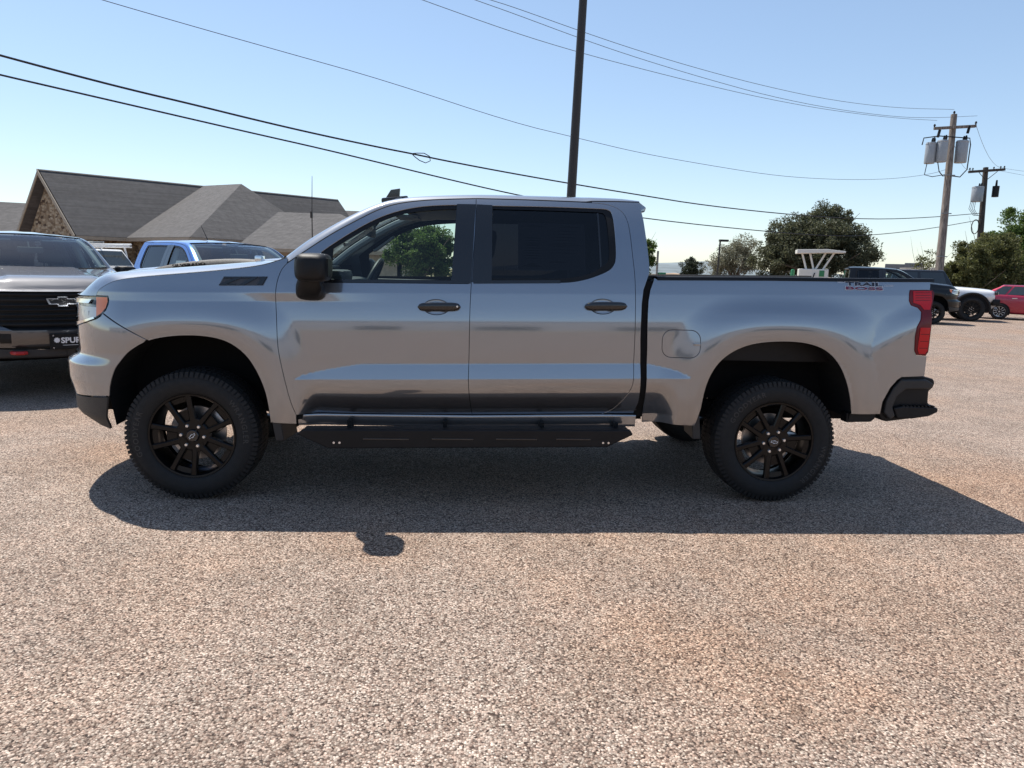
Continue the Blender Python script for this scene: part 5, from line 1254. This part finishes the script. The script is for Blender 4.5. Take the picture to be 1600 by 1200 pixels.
# walls
gn = (GR-GL); gn.z = 0
ga = GL+gn*.10+dr*.05; gb = GL+gn*.90+dr*.05
k = [(ga.x, ga.y, 0), (gb.x, gb.y, 0), (gb.x, gb.y, 3.2), (A_.x+dr.x*.05, A_.y+dr.y*.05, 6.6), (ga.x, ga.y, 3.2)]
off_ = dr.normalized()*.3
mb = MB(); v = [hloc(p) for p in k]+[hloc((p[0]+off_.x, p[1]+off_.y, p[2])) for p in k]; mb.add(v, [(0, 1, 2, 3, 4), (9, 8, 7, 6, 5)]+[(i, i+5, (i+1) % 5+5, (i+1) % 5) for i in range(5)]); mb.build('gable_wall', M['stone'], HO)
def h2(p): q = hloc((p[0], p[1], 0)); return (q[0], q[1])
gb2 = gb+dr*2.0; wall('side_wall', h2(gb), h2(gb2), 0, 2.8, M['stone'], HO)
wa = VF.lerp(H_, .0)+Vector((.4, .5, 0)); wb = H_+Vector((.1, .7, 0)); wc = E1+Vector((-.5, .3, 0))
wall('wing_wall', h2(wa), h2(wb), 0, 2.78, M['stone'], HO); wall('wing_wall', h2(wb), h2(wc), 0, 2.78, M['stone'], HO)
def board(name, a, b, h, t, m, parent):
    mb = MB(); a = Vector(a); b = Vector(b); d = (b-a).normalized(); n = d.cross(Vector((0, 0, 1))).normalized()*t; u = Vector((0, 0, h))
    mb.add([a-u, b-u, b, a, a-u+n, b-u+n, b+n, a+n], [(0, 1, 2, 3), (7, 6, 5, 4), (0, 4, 5, 1), (1, 5, 6, 2), (2, 6, 7, 3), (3, 7, 4, 0)]); return mb.build(name, m, parent)
nd = Vector((0, 0, .02))
board('rake_board', hloc(A_-dr*.006), hloc(GR-dr*.006), .30, .06, M['fascia'], HO); board('rake_board', hloc(A_-dr*.006), hloc(GL-dr*.006), .30, .06, M['fascia'], HO)
board('fascia', hloc(GR-nd), hloc(GR+dr*.55-nd), .22, .06, M['fascia'], HO); board('fascia', hloc(VF-nd), hloc(H_-nd), .22, .06, M['fascia'], HO); board('fascia', hloc(H_-nd), hloc(E1-nd), .22, .06, M['fascia'], HO)
dpos = gb+dr*.015-gn*.09; dq = gb+dr*.015-gn*.01
fo = -dr.normalized()*.06-dr.normalized()*.3
mb = MB(); mb.add([hloc((dpos.x+fo.x, dpos.y+fo.y, 0)), hloc((dq.x+fo.x, dq.y+fo.y, 0)), hloc((dq.x+fo.x, dq.y+fo.y, 2.35)), hloc((dpos.x+fo.x, dpos.y+fo.y, 2.35))], [(0, 1, 2, 3)]); mb.build('door', M['door_dark'], HO)
dp = gb+dr*.09; mb = MB(); q = hloc((dp.x+.1, dp.y-.1, 0)); mb.tube([(q[0]+.15, q[1]-.25, 2.65), (q[0]+.05, q[1]-.1, 2.45), (q[0], q[1], 2.3), (q[0], q[1], .2)], .05, 8); mb.build('downpipe', M['fascia'], HO, smooth=True)
# outbuilding at the far left
OB = empty('outbuilding', (-34, 52, 0)); tag(OB, 'low grey-roofed outbuilding cut off by the left edge behind the gable', 'building')
roof_plane('roof_slope', [(-9, 0, 5.6), (1.2, 3.0, 5.55), (1.5, -2.5, 2.8), (-9, -5.0, 2.8)], M['shingle'], OB); roof_plane('roof_slope', [(-9, 0, 5.6), (1.2, 3.0, 5.55), (1.5, 8.5, 2.8), (-9, 6, 2.8)], M['shingle'], OB)
wall('side_wall', (-9, -4.4), (1.2, -2.2), 0, 2.8, M['stone'], OB); wall('end_wall', (1.2, -2.0), (1.2, 7.5), 0, 3.0, M['stone'], OB)
# brick cottage seen through the front door glass
CT = empty('brick_cottage', (-3.6, 36, 0)); tag(CT, 'pale brick cottage with hipped roof seen through the front door glass', 'house')
roof_plane('roof_slope', [(-4.2, 5, 4.6), (.85, -.6, 2.25), (-9, -.6, 2.25), (-8, 5, 4.6)], M['shingle'], CT); roof_plane('roof_slope', [(-4.2, 5, 4.6), (.85, -.6, 2.25), (.85, 10, 2.25)], M['shingle'], CT)
wall('front_wall', (-9, 0), (.0, 0), 0, 2.2, M['brick_pale'], CT); wall('end_wall', (0, 0), (0, 9), 0, 2.2, M['brick_pale'], CT); board('fascia', (-9, -.6, 2.27), (.85, -.6, 2.27), .2, .05, M['fascia'], CT)
# concrete block building on the right and far strip of roofs
M['concrete'] = mat('weathered_concrete', (.36, .35, .34), .9, var=.15, vscale=1.5)
BB = empty('block_building', (32.3, 40.0, 0)); tag(BB, 'low grey block building behind the leaning utility pole', 'building')
mb = MB(); mb.box((-1.3, -2, 0), (3.5, 4, 2.1)); mb.build('wall', M['concrete'], BB); mb = MB(); mb.box((-1.45, -2.15, 2.1), (3.65, 4.15, 2.35)); mb.build('parapet', M['concrete'], BB)
mb = MB(); mb.box((.1, -2.05, 0), (1.1, -1.98, 1.9)); mb.build('door', M['door_dark'], BB)
# pair of grey equipment boxes
EQ = empty('sign_cabinet', (35.4, 51.0, 0)); EQ.rotation_euler = (0, 0, -.55); tag(EQ, 'grey sign cabinets on posts against the sky right of the big oak', 'sign')
M['galv'] = mat('galvanised_grey', (.22, .23, .24), .5, .4, var=.1)
for x0, x1, z0, z1 in ((-1.3, .25, 1.95, 2.75), (.1, 1.5, 2.05, 2.85)):
    mb = MB(); mb.box((x0, -.2 if x0 < 0 else -.35, z0), (x1, .2 if x0 < 0 else .0, z1), .03); mb.build('cabinet', M['galv'], EQ)
for x in (-.9, .0, 1.1):
    mb = MB(); mb.box((x-.12, -.1, 0), (x+.12, .1, 2.3)); mb.build('post', M['galv'], EQ)
# white kiosk with slanted canopy on V struts
M['white_enamel'] = mat('white_enamel', (.72, .70, .64), .4)
M['green'] = mat('green_enamel', (.03, .20, .08), .45)
VK = empty('canopy_kiosk', (20.5, 35.8, 0)); VK.rotation_euler = (0, 0, -.35); tag(VK, 'white kiosk with a slanted canopy on V-shaped struts in front of the big oak', 'kiosk')
mb = MB(); mb.box((-.95, -.5, 0), (.65, .5, 1.98), .04); mb.build('cabinet', M['white_enamel'], VK)
mb = MB(); mb.prism([(-1.15, 2.85), (-1.15, 3.08), (.5, 3.12), (1.45, 3.02), (1.45, 2.92), (.5, 2.92)], -.6, .6); mb.build('canopy', M['white_enamel'], VK, bevel=.02)
for a, b in (((-.55, 1.95), (-.85, 2.9)), ((-.15, 1.95), (-.42, 2.9)), ((-.05, 1.95), (.45, 2.95)), ((.35, 1.95), (.90, 2.95))):
    mb = MB(); mb.tube([(a[0], -.3, a[1]), (b[0], -.3, b[1])], .06, 6); mb.build('strut', M['white_enamel'], VK)
mb = MB(); mb.box((.15, -.53, 1.55), (.42, -.48, 1.9)); mb.build('green_label', M['green'], VK)
mb = MB(); mb.tube([(-.1, -.55, 1.75), (-.2, -.58, 1.4), (-.05, -.58, .9)], .03, 6); mb.build('hose', M['satin_black'], VK, smooth=True)
for x, nm in ((-1.25, 'green steel bollard just left of the white kiosk'), (1.6, 'thin green steel bollard just right of the white kiosk')):
    q = VK.matrix_world if False else None
    ca_, sa_ = math.cos(-.35), math.sin(-.35)
    mb = MB(); r = .11 if x < 0 else .06; mb.lathe([(.0001, 1.95), (r*.8, 1.93), (r, 1.85), (r, 0)], 16, 'Z'); o = mb.build('green_bollard', M['green'], None, smooth=True); o.location = (20.5+x*ca_, 35.8+x*sa_, 0); tag(o, nm, 'bollard')
# green bin / planter box and post near the cab corner
mb = MB(); mb.box((-.22, -.22, 1.0), (.22, .22, 1.55), .04); mb.tube([(0, 0, 0), (0, 0, 1.0)], .06, 8); o = mb.build('green_meter_box', M['green'], None, smooth=True); mb = MB(); mb.tube([(-.3, .1, 0), (-.3, .1, 2.9)], .07, 8); mb.build('timber_post', M['concrete'], o, smooth=True); o.location = (12.6, 40.3, 0); tag(o, 'small green box on a post beside the cab corner in the distance', 'meter box')
# far street lamp
SLp = empty('street_lamp', (20.4, 52, 0)); tag(SLp, 'far dark street lamp with a short flat arm left of the big oak', 'street lamp')
M['bronze'] = mat('dark_bronze_paint', (.035, .03, .027), .5, .2)
mb = MB(); mb.tube([(0, 0, 0), (.17, .2, 4.2)], .07, 8); mb.build('pole', M['bronze'], SLp); mb = MB(); mb.box((.1, .1, 4.15), (.85, .4, 4.32), .03); mb.build('lamp_head', M['bronze'], SLp)
# tall light pole behind the cab
LPO = empty('light_pole', (1.73, 8.0, 0)); tag(LPO, 'tall dark bronze light pole rising behind the grey cab to the top edge', 'light pole')
mb = MB(); b0 = Vector((0, 0, 0)); 
mb.tube([(0, 0, .7), (.20, .0, 9.5)], [.092, .062], 16); mb.build('pole', M['bronze'], LPO, smooth=True)
mb = MB(); mb.lathe([(.0001, .75), (.28, .75), (.30, .70), (.30, 0)], 24, 'Z'); mb.build('base', M['concrete'], LPO, smooth=True)
mb = MB(); mb.box((-.35, -.3, 9.45), (.75, .3, 9.62), .04); mb.build('lamp_head', M['bronze'], LPO)
# utility poles
def wood(name, c):
    m, nt, b = new_mat(name); L = nt.links.new; N = nt.nodes.new
    tc = N('ShaderNodeTexCoord'); mp = N('ShaderNodeMapping'); mp.inputs['Scale'].default_value = (9, 9, .35); L(tc.outputs['Object'], mp.inputs[0])
    n = N('ShaderNodeTexNoise'); n.inputs['Scale'].default_value = 2.; n.inputs['Detail'].default_value = 6; L(mp.outputs[0], n.inputs[0])
    r = N('ShaderNodeValToRGB'); r.color_ramp.elements[0].position = .35; r.color_ramp.elements[1].position = .65; r.color_ramp.elements[0].color = (*[x*.45 for x in c], 1); r.color_ramp.elements[1].color = (*[x*1.2 for x in c], 1); L(n.outputs['Fac'], r.inputs[0]); L(r.outputs[0], b.inputs['Base Color']); b.inputs['Roughness'].default_value = .9
    return m
M['wood'] = wood('weathered_pole_wood', (.24, .20, .17)); M['wood_dark'] = wood('dark_pole_wood', (.075, .06, .05))
M['can'] = mat('grey_transformer_enamel', (.32, .34, .36), .45, .1, var=.08)
M['wire'] = mat('black_cable', (.012, .012, .013), .6); M['wire_grey'] = mat('grey_conductor', (.10, .11, .12), .5, .3)
def transformer(parent, c, r, h, nm='transformer'):
    mb = MB(); mb.lathe([(.0001, h), (r*.92, h), (r, h-.05), (r, .04), (r*.96, 0), (.0001, 0)], 24, 'Z', c); t = mb.build(nm, M['can'], parent, smooth=True)
    mb = MB(); mb.lathe([(r*1.005, h-.10), (r*1.03, h-.09), (r*1.03, h-.06), (r*1.005, h-.05)], 24, 'Z', c); mb.build('lid_band', M['can'], t, smooth=True)
    for a in (.6, -.8):
        x, y = c[0]+r*.5*math.cos(a), c[1]+r*.5*math.sin(a)
        mb = MB(); mb.tube([(x, y, c[2]+h), (x, y, c[2]+h+.10), (x, y, c[2]+h+.22)], [.05, .06, .03], 8); mb.build('bushing', M['satin_black'], t, smooth=True)
    return t
def insul(parent, p, h=.16):
    mb = MB(); mb.tube([p, (p[0], p[1], p[2]+h*.4), (p[0], p[1], p[2]+h*.5), (p[0], p[1], p[2]+h)], [.025, .03, .055, .03], 8); return mb.build('insulator', M['satin_black'], parent, smooth=True)
U1 = empty('utility_pole', (21.54, 26.2, 0)); tag(U1, 'leaning brown wooden utility pole with three grey transformers', 'utility pole', 'utility poles on the right')
mb = MB(); mb.tube([(0, 0, 0), (.15, .27, 1.75), (.70, 1.35, 9.05)], [.19, .18, .13], 14); mb.build('pole', M['wood'], U1, smooth=True)
ca = Vector((.66, 1.30, 8.45)); 
mb = MB(); mb.box(ca+Vector((-1.02, -.25, -.06)), ca+Vector((1.02, -.12, .06)), .01, ry=-.10, rz=.05); mb.build('crossarm', M['wood'], U1)
for x, z in ((-.98, -.06), (.98, .14)): insul(U1, tuple(ca+Vector((x, -.18, z))))
insul(U1, (.70, 1.35, 9.05))
for x, z in ((-.72, -.25), (.68, -.02)):
    mb = MB(); mb.tube([tuple(ca+Vector((x, -.2, z+.1))), tuple(ca+Vector((x-.06, -.2, z-.22)))], .06, 8); mb.build('cutout', M['satin_black'], U1, smooth=True)
for x, y, z, r, h in ((-.62, .75, 6.75, .22, .92), (-.22, .55, 6.80, .23, .95), (1.02, 1.0, 6.88, .26, .98)): transformer(U1, (x, y, z), r, h)
mb = MB(); mb.tube([(-1.05, .75, 7.55), (-1.0, .75, 7.85), (-.2, .9, 8.0), (.5, 1.0, 8.0), (1.35, 1.0, 7.98), (1.42, 1.0, 7.7), (1.40, 1.0, 6.6), (1.1, 1.0, 6.25), (.5, 1.0, 6.3)], .025, 6); mb.build('cable_loop', M['wire'], U1, smooth=True)
mb = MB(); mb.tube([(-.35, .55, 6.8), (-.2, .6, 6.4), (.2, .9, 6.25), (.5, 1.0, 6.3)], .022, 6); mb.build('cable_loop', M['wire'], U1, smooth=True)
mb = MB(); mb.tube([(-.75, .7, 6.75), (-.78, .75, 6.25), (-.3, .9, 6.2), (.45, 1.0, 6.35)], .018, 6); mb.build('cable_loop', M['wire'], U1, smooth=True)
for z in (6.28, 4.55, 2.6):
    t = z/9.05; mb = MB(); mb.box((.70*t-.28, 1.35*t-.2, z-.02), (.70*t+.2, 1.35*t-.15, z+.02)); mb.build('step_bolt', M['galv'], U1)
U2 = empty('utility_pole', (33.1, 39.2, 0)); tag(U2, 'darker farther utility pole with one transformer above the right-hand bushes', 'utility pole', 'utility poles on the right')
mb = MB(); mb.tube([(0, 0, 0), (.12, .75, 8.75)], [.20, .15], 14); mb.build('pole', M['wood_dark'], U2, smooth=True)
mb = MB(); mb.box((-1.15, .45, 8.45), (1.25, .6, 8.60), .01, ry=-.10); mb.build('crossarm', M['wood_dark'], U2)
for x, z in ((-1.1, 8.50), (-.9, 8.5), (.5, 8.62), (.95, 8.68), (1.2, 8.7)): insul(U2, (x, .52, z))
mb = MB(); mb.tube([(-.5, .5, 8.42), (.1, .6, 7.95)], .02, 6); mb.tube([(.75, .5, 8.5), (.15, .6, 7.95)], .02, 6); mb.build('brace', M['wood_dark'], U2)
transformer(U2, (-.55, .3, 6.55), .34, .95)
mb = MB(); mb.lathe([(.0001, .7), (.2, .68), (.2, 0), (.0001, 0)], 14, 'Z', (.72, .4, 6.9)); mb.tube([(.72, .4, 7.58), (.72, .4, 7.95)], [.07, .05], 8); mb.build('regulator', M['satin_black'], U2, smooth=True)
for k in range(4):
    mb = MB(); mb.tube([(-.9+.1*k, .3, 6.6), (-1.0+.12*k, .3, 6.1), (-.6+.1*k, .35, 5.7), (0, .5, 5.75)], .015, 5); mb.build('cable_loop', M['wire'], U2, smooth=True)
mb = MB(); mb.tube([(-.15+.25*math.cos(a)-.2, .4, 5.0+.45*math.sin(a)) for a in np.linspace(0, 6.28, 16)], .03, 5); mb.build('cable_coil', M['wire'], U2, smooth=True)
# left-hand pole arms just inside the frame
U3 = empty('utility_pole', (-44.9, 55.5, 0)); tag(U3, 'distant utility pole whose crossarms just enter at the left edge', 'utility pole', 'utility poles on the left')
mb = MB(); mb.tube([(0, 0, 0), (0, 0, 9.2)], [.2, .14], 10); mb.build('pole', M['wood_dark'], U3, smooth=True)
for z in (8.2, 7.1):
    mb = MB(); mb.box((-1.2, -.1, z), (1.25, .05, z+.14), .01); mb.build('crossarm', M['wood_dark'], U3)
    insul(U3, (1.1, 0, z+.14))
# wires
WIRES = {
 'A': ('thin grey conductor sagging lowest to the leaning pole', .008, 'wire_grey', WIRE_A), 'B': ('thin conductor ending at the left insulator of the crossarm', .008, 'wire_grey', WIRE_B),
 'C': ('thin conductor ending on top of the leaning pole', .008, 'wire_grey', WIRE_C), 'D': ('thin conductor ending at the right insulator of the crossarm', .008, 'wire_grey', WIRE_D),
 'E': ('thick black cable with a slack loop crossing the whole sky', .022, 'wire', WIRE_E), 'F': ('black cable running below the looped one across the sky', .019, 'wire', WIRE_F)}
for k, (lab, r, mm, pts) in WIRES.items():
    P = [Vector(p) for p in pts]; d = (P[0]-P[1]); dn = Vector((d.x, d.y, 0)).normalized(); sl_ = d.z/math.hypot(d.x, d.y)
    P = [P[0]+dn*k_+Vector((0, 0, sl_*k_+.0022*k_*k_)) for k_ in (28, 20, 12, 6, 2.5)]+P
    mb = MB(); mb.tube([tuple(p) for p in smooth_line(np.array([tuple(p) for p in P]), 2)], r, 6)
    o = mb.build('overhead_wire', M[mm], None, smooth=True); tag(o, lab, 'cable', 'overhead wires')
    if k == 'E':
        c = Vector((-1.60, 14.41, 4.45)); mb = MB(); mb.tube([(c.x+.02+.40*t_, c.y+.28*t_, c.z-.06*t_+w_) for t_, w_ in ((0, 0), (.35, .05), (.8, .10), (1.15, .06), (1.2, -.05), (.9, -.14), (.5, -.12), (.2, -.06), (0, 0))], .012, 6); mb.build('slack_loop', M['wire'], o, smooth=True)
for (a, b, lab) in (((23.34, 27.5, 8.6), (34.3, 39.7, 8.75), 'slack wire from the right crossarm end to the farther pole'), ((22.0, 27.3, 8.3), (32.1, 39.7, 8.55), 'slack wire from the leaning pole to the left end of the farther crossarm'), ((34.3, 39.7, 8.7), (62, 45, 9.4), 'wire leaving the farther pole past the right edge'), ((33.6, 39.7, 8.6), (60, 44, 8.2), 'lower wire leaving the farther pole past the right edge')):
    A2 = Vector(a); B2 = Vector(b); mb = MB(); mb.tube([tuple(A2.lerp(B2, t)-Vector((0, 0, 1.1*4*t*(1-t)*.5))) for t in np.linspace(0, 1, 16)], .008, 5); o = mb.build('overhead_wire', M['wire_grey'], None, smooth=True); tag(o, lab, 'cable', 'overhead wires')
# whip mast standing behind the blue truck
MS = empty('whip_mast', (-6.05, 23.6, 0)); tag(MS, 'thin whip mast rising in front of the house roof behind the bonnet', 'mast')
mb = MB(); mb.tube([(0, 0, 0), (0, 0, 3.4), (.0, .15, 4.85)], [.03, .02, .008], 8); mb.build('rod', M['bronze'], MS, smooth=True); mb = MB(); mb.box((-.06, -.05, 3.25), (.03, .05, 3.5), .01); mb.build('clamp', M['bronze'], MS)

# long invented block behind the camera, shaping the band mirrored in the truck's flank
M['stucco'] = mat('pale_grey_stucco', (.40, .385, .40), .9, var=.12, vscale=.4); M['backdrop_glass'] = mat('dark_backdrop_glass', (.05, .06, .07), .1)
SH = empty('reflection_backdrop', (0, -62, 0)); tag(SH, 'long pale block added unseen behind the camera, mirrored as a band in the doors', 'building')
mb = MB(); mb.box((-95, -8, 0), (95, 0, 7.2)); mb.build('wall', M['stucco'], SH); mb = MB(); mb.box((-95.2, -8.2, 7.2), (95.2, .2, 7.9)); mb.build('parapet', M['stucco'], SH)
for k in range(14):
    mb = MB(); mb.box((-90+13*k, -.02, .6), (-84+13*k, .03, 2.9)); mb.build('backdrop_window', M['backdrop_glass'], SH)

# ================================================================ trees and shrubs
def leaf_mat(name, c1, c2, rough=.55, trans=.48):
    m = bpy.data.materials.new(name); m.use_nodes = True; nt = m.node_tree; b = nt.nodes['Principled BSDF']; L = nt.links.new; N = nt.nodes.new
    g = N('ShaderNodeNewGeometry'); r = N('ShaderNodeValToRGB'); r.color_ramp.elements[0].color = (*c1, 1); r.color_ramp.elements[1].color = (*c2, 1)
    L(g.outputs['Random Per Island'], r.inputs[0]); L(r.outputs[0], b.inputs['Base Color']); b.inputs['Roughness'].default_value = rough; b.inputs['Specular IOR Level'].default_value = .3
    tl = N('ShaderNodeBsdfTranslucent'); L(r.outputs[0], tl.inputs['Color']); mx = N('ShaderNodeMixShader'); mx.inputs[0].default_value = trans
    out = nt.nodes['Material Output']; L(b.outputs[0], mx.inputs[1]); L(tl.outputs[0], mx.inputs[2]); L(mx.outputs[0], out.inputs[0])
    return m
M['leaf_oak'] = leaf_mat('live_oak_leaves', (.040, .048, .026), (.165, .17, .10)); M['leaf_pale'] = leaf_mat('pale_sparse_leaves', (.13, .13, .08), (.27, .26, .19))
M['leaf_green'] = leaf_mat('fresh_green_leaves', (.042, .08, .018), (.14, .20, .05)); M['leaf_olive'] = leaf_mat('olive_shrub_leaves', (.055, .066, .022), (.18, .18, .07)); M['leaf_dark'] = leaf_mat('dark_evergreen_leaves', (.018, .026, .014), (.055, .065, .04))
M['bark'] = mat('grey_brown_bark', (.13, .10, .08), .95, var=.3, bump=.5, bscale=30)
def plant(name, lab, cat, loc, trunk_h, blobs, nclump, nleaf, leaf, lm, seed, clump_r=.45, limbs=9, group=None, tr=.16):
    R = np.random.default_rng(seed); root = empty(name, loc); tag(root, lab, cat, group)
    cent = []
    vol = np.array([b[3]*b[4]*b[5] for b in blobs]); vol = vol/vol.sum()
    for b, fr in zip(blobs, vol):
        n = max(3, int(nclump*fr)); d = R.normal(size=(n, 3)); d /= np.linalg.norm(d, axis=1, keepdims=True)
        rad = R.uniform(.15, 1, n)**(1/2.2); rad *= 1+.16*np.sin(d[:, 0]*5+seed)*np.cos(d[:, 2]*4+d[:, 1]*3)
        cent.append(np.array(b[:3])+d*rad[:, None]*np.array(b[3:6]))
    C_ = np.vstack(cent); K = len(C_)
    per = nleaf//K; idx = np.repeat(np.arange(K), per)
    cr = clump_r*R.uniform(.5, 1.4, K)
    off = R.normal(size=(len(idx), 3)); off /= np.linalg.norm(off, axis=1, keepdims=True)+1e-9; off *= (R.uniform(0, 1, len(idx))**.5)[:, None]*cr[idx][:, None]*np.array([1, 1, .75])
    P = C_[idx]+off; n = len(P)
    # twig direction so leaves hang in sprays
    t = R.normal(size=(n, 3))+off/(np.linalg.norm(off, axis=1, keepdims=True)+1e-9)*1.2; t /= np.linalg.norm(t, axis=1, keepdims=True)
    s_ = np.cross(t, R.normal(size=(n, 3))); s_ /= np.linalg.norm(s_, axis=1, keepdims=True)+1e-9
    L_ = leaf*R.uniform(.6, 1.4, n)[:, None]; W_ = L_*.42
    v = np.empty((n, 4, 3)); v[:, 0] = P-t*L_*.5; v[:, 1] = P+s_*W_*.5; v[:, 2] = P+t*L_*.5; v[:, 3] = P-s_*W_*.5
    v = v.reshape(-1, 3); v[:, 2] = np.maximum(v[:, 2], .02)
    me = bpy.data.meshes.new('crown'); me.vertices.add(4*n); me.vertices.foreach_set('co', v.ravel()); me.loops.add(4*n); me.loops.foreach_set('vertex_index', np.arange(4*n, dtype=np.int32)); me.polygons.add(n); me.polygons.foreach_set('loop_start', np.arange(0, 4*n, 4, dtype=np.int32)); me.polygons.foreach_set('loop_total', np.full(n, 4, dtype=np.int32)); me.update(calc_edges=True); me.materials.append(lm)
    link(bpy.data.objects.new('crown', me), root)
    mb = MB(); top = C_.mean(0)
    mb.tube([(0, 0, -.05), (.03, .02, trunk_h*.5), (top[0]*.15, top[1]*.15, trunk_h)], [tr*1.3, tr, tr*.85], 10)
    pick = C_[R.choice(K, min(limbs, K), replace=False)]
    for q in pick:
        a = np.array([top[0]*.15, top[1]*.15, trunk_h]); m_ = a*.5+q*.5+R.normal(size=3)*.15*np.linalg.norm(q-a)*.3; m_[2] = max(m_[2], trunk_h*.9)
        mb.tube([tuple(a), tuple(m_), tuple(q)], [tr*.55, tr*.32, tr*.08], 6)
        for _ in range(2):
            e = q+R.normal(size=3)*.6; mb.tube([tuple(m_), tuple((m_+e)/2+R.normal(size=3)*.1), tuple(e)], [tr*.25, tr*.14, tr*.04], 5)
    mb.build('trunk', M['bark'], root, smooth=True)
    return root
plant('oak_tree', 'large dark live oak standing right of centre behind the bed', 'tree', (24.7, 44.5, 0), 1.5, [(0, 0, 3.2, 3.9, 3.2, 1.7), (-.3, 0, 4.5, 2.9, 2.6, 1.4), (.5, 0, 5.6, 1.7, 1.6, .9), (2.0, 0, 4.6, 1.6, 1.8, 1.0), (-2.5, 0, 2.4, 1.9, 2, 1.3), (3.2, 0, 2.4, 1.3, 1.6, 1.3), (.6, 0, 6.3, .8, .8, .55), (-1.8, 0, 4.0, 1.6, 1.6, 1.2)], 620, 90000, .17, M['leaf_oak'], 3, .50, 14, tr=.28)
plant('sparse_tree', 'pale thin-leaved tree left of the big oak', 'tree', (23.4, 56, 0), 1.1, [(0, 0, 2.9, 2.0, 1.8, 1.5), (.8, 0, 4.0, 1.2, 1.2, .9), (-1.4, 0, 2.2, 1.1, 1.2, 1.2)], 190, 15000, .15, M['leaf_pale'], 5, .5, 22, tr=.09)
plant('dark_bush', 'small dark rounded tree between the cab and the pale tree', 'tree', (23.9, 69.5, 0), .8, [(0, 0, 1.8, 1.35, 1.3, 1.1), (0, 0, 2.6, .8, .8, .6)], 70, 9000, .16, M['leaf_dark'], 8, .36, 8, tr=.12)
plant('roadside_tree', 'green tree peeking out behind the upper cab corner', 'tree', (11.1, 40, 0), 1.2, [(0, 0, 2.6, 1.0, 1.0, 1.3), (-.2, 0, 3.5, .7, .7, .6)], 70, 12000, .14, M['leaf_green'], 11, .36, 9, tr=.12)
plant('garden_tree', 'leafy green tree seen through the front door glass', 'tree', (-2.1, 29.5, 0), .9, [(0, 0, 2.0, 1.7, 1.5, 1.3), (.3, 0, 2.7, 1.1, 1.1, .7)], 150, 30000, .14, M['leaf_green'], 13, .36, 9, tr=.14)
plant('olive_shrub', 'olive green bush between the leaning pole and the taller trees', 'shrub', (26.0, 30.6, 0), .5, [(0, 0, 1.6, 1.4, 1.3, 1.4), (.5, .3, 2.9, 1.0, 1.0, .9), (-.6, 0, 1.4, .9, .9, 1.0)], 170, 32000, .13, M['leaf_olive'], 17, .34, 9, tr=.10)
plant('olive_shrub', 'tall yellowish bush beside the red hatchback roof', 'shrub', (28.2, 31.6, 0), .6, [(0, 0, 2.0, 1.5, 1.4, 1.7), (.2, .2, 3.4, 1.1, 1.1, .8)], 170, 32000, .13, M['leaf_olive'], 19, .36, 9, tr=.10)
plant('broad_tree', 'taller green tree cut off by the right edge behind the red hatchback', 'tree', (32.3, 35.2, 0), 1.0, [(0, 0, 2.7, 2.4, 2.3, 2.4), (.6, .2, 5.0, 1.7, 1.7, 1.4), (-1.4, 0, 1.5, 1.3, 1.5, 1.4), (2.6, 0, 4.2, 2.4, 2.4, 2.4)], 340, 60000, .15, M['leaf_green'], 23, .45, 12, tr=.22)
plant('thin_sapling', 'sparse sapling with bare twigs right beside the leaning pole', 'tree', (23.6, 30.2, 0), 1.0, [(0, 0, 2.2, .7, .7, .9)], 26, 1000, .12, M['leaf_olive'], 29, .25, 12, tr=.05)
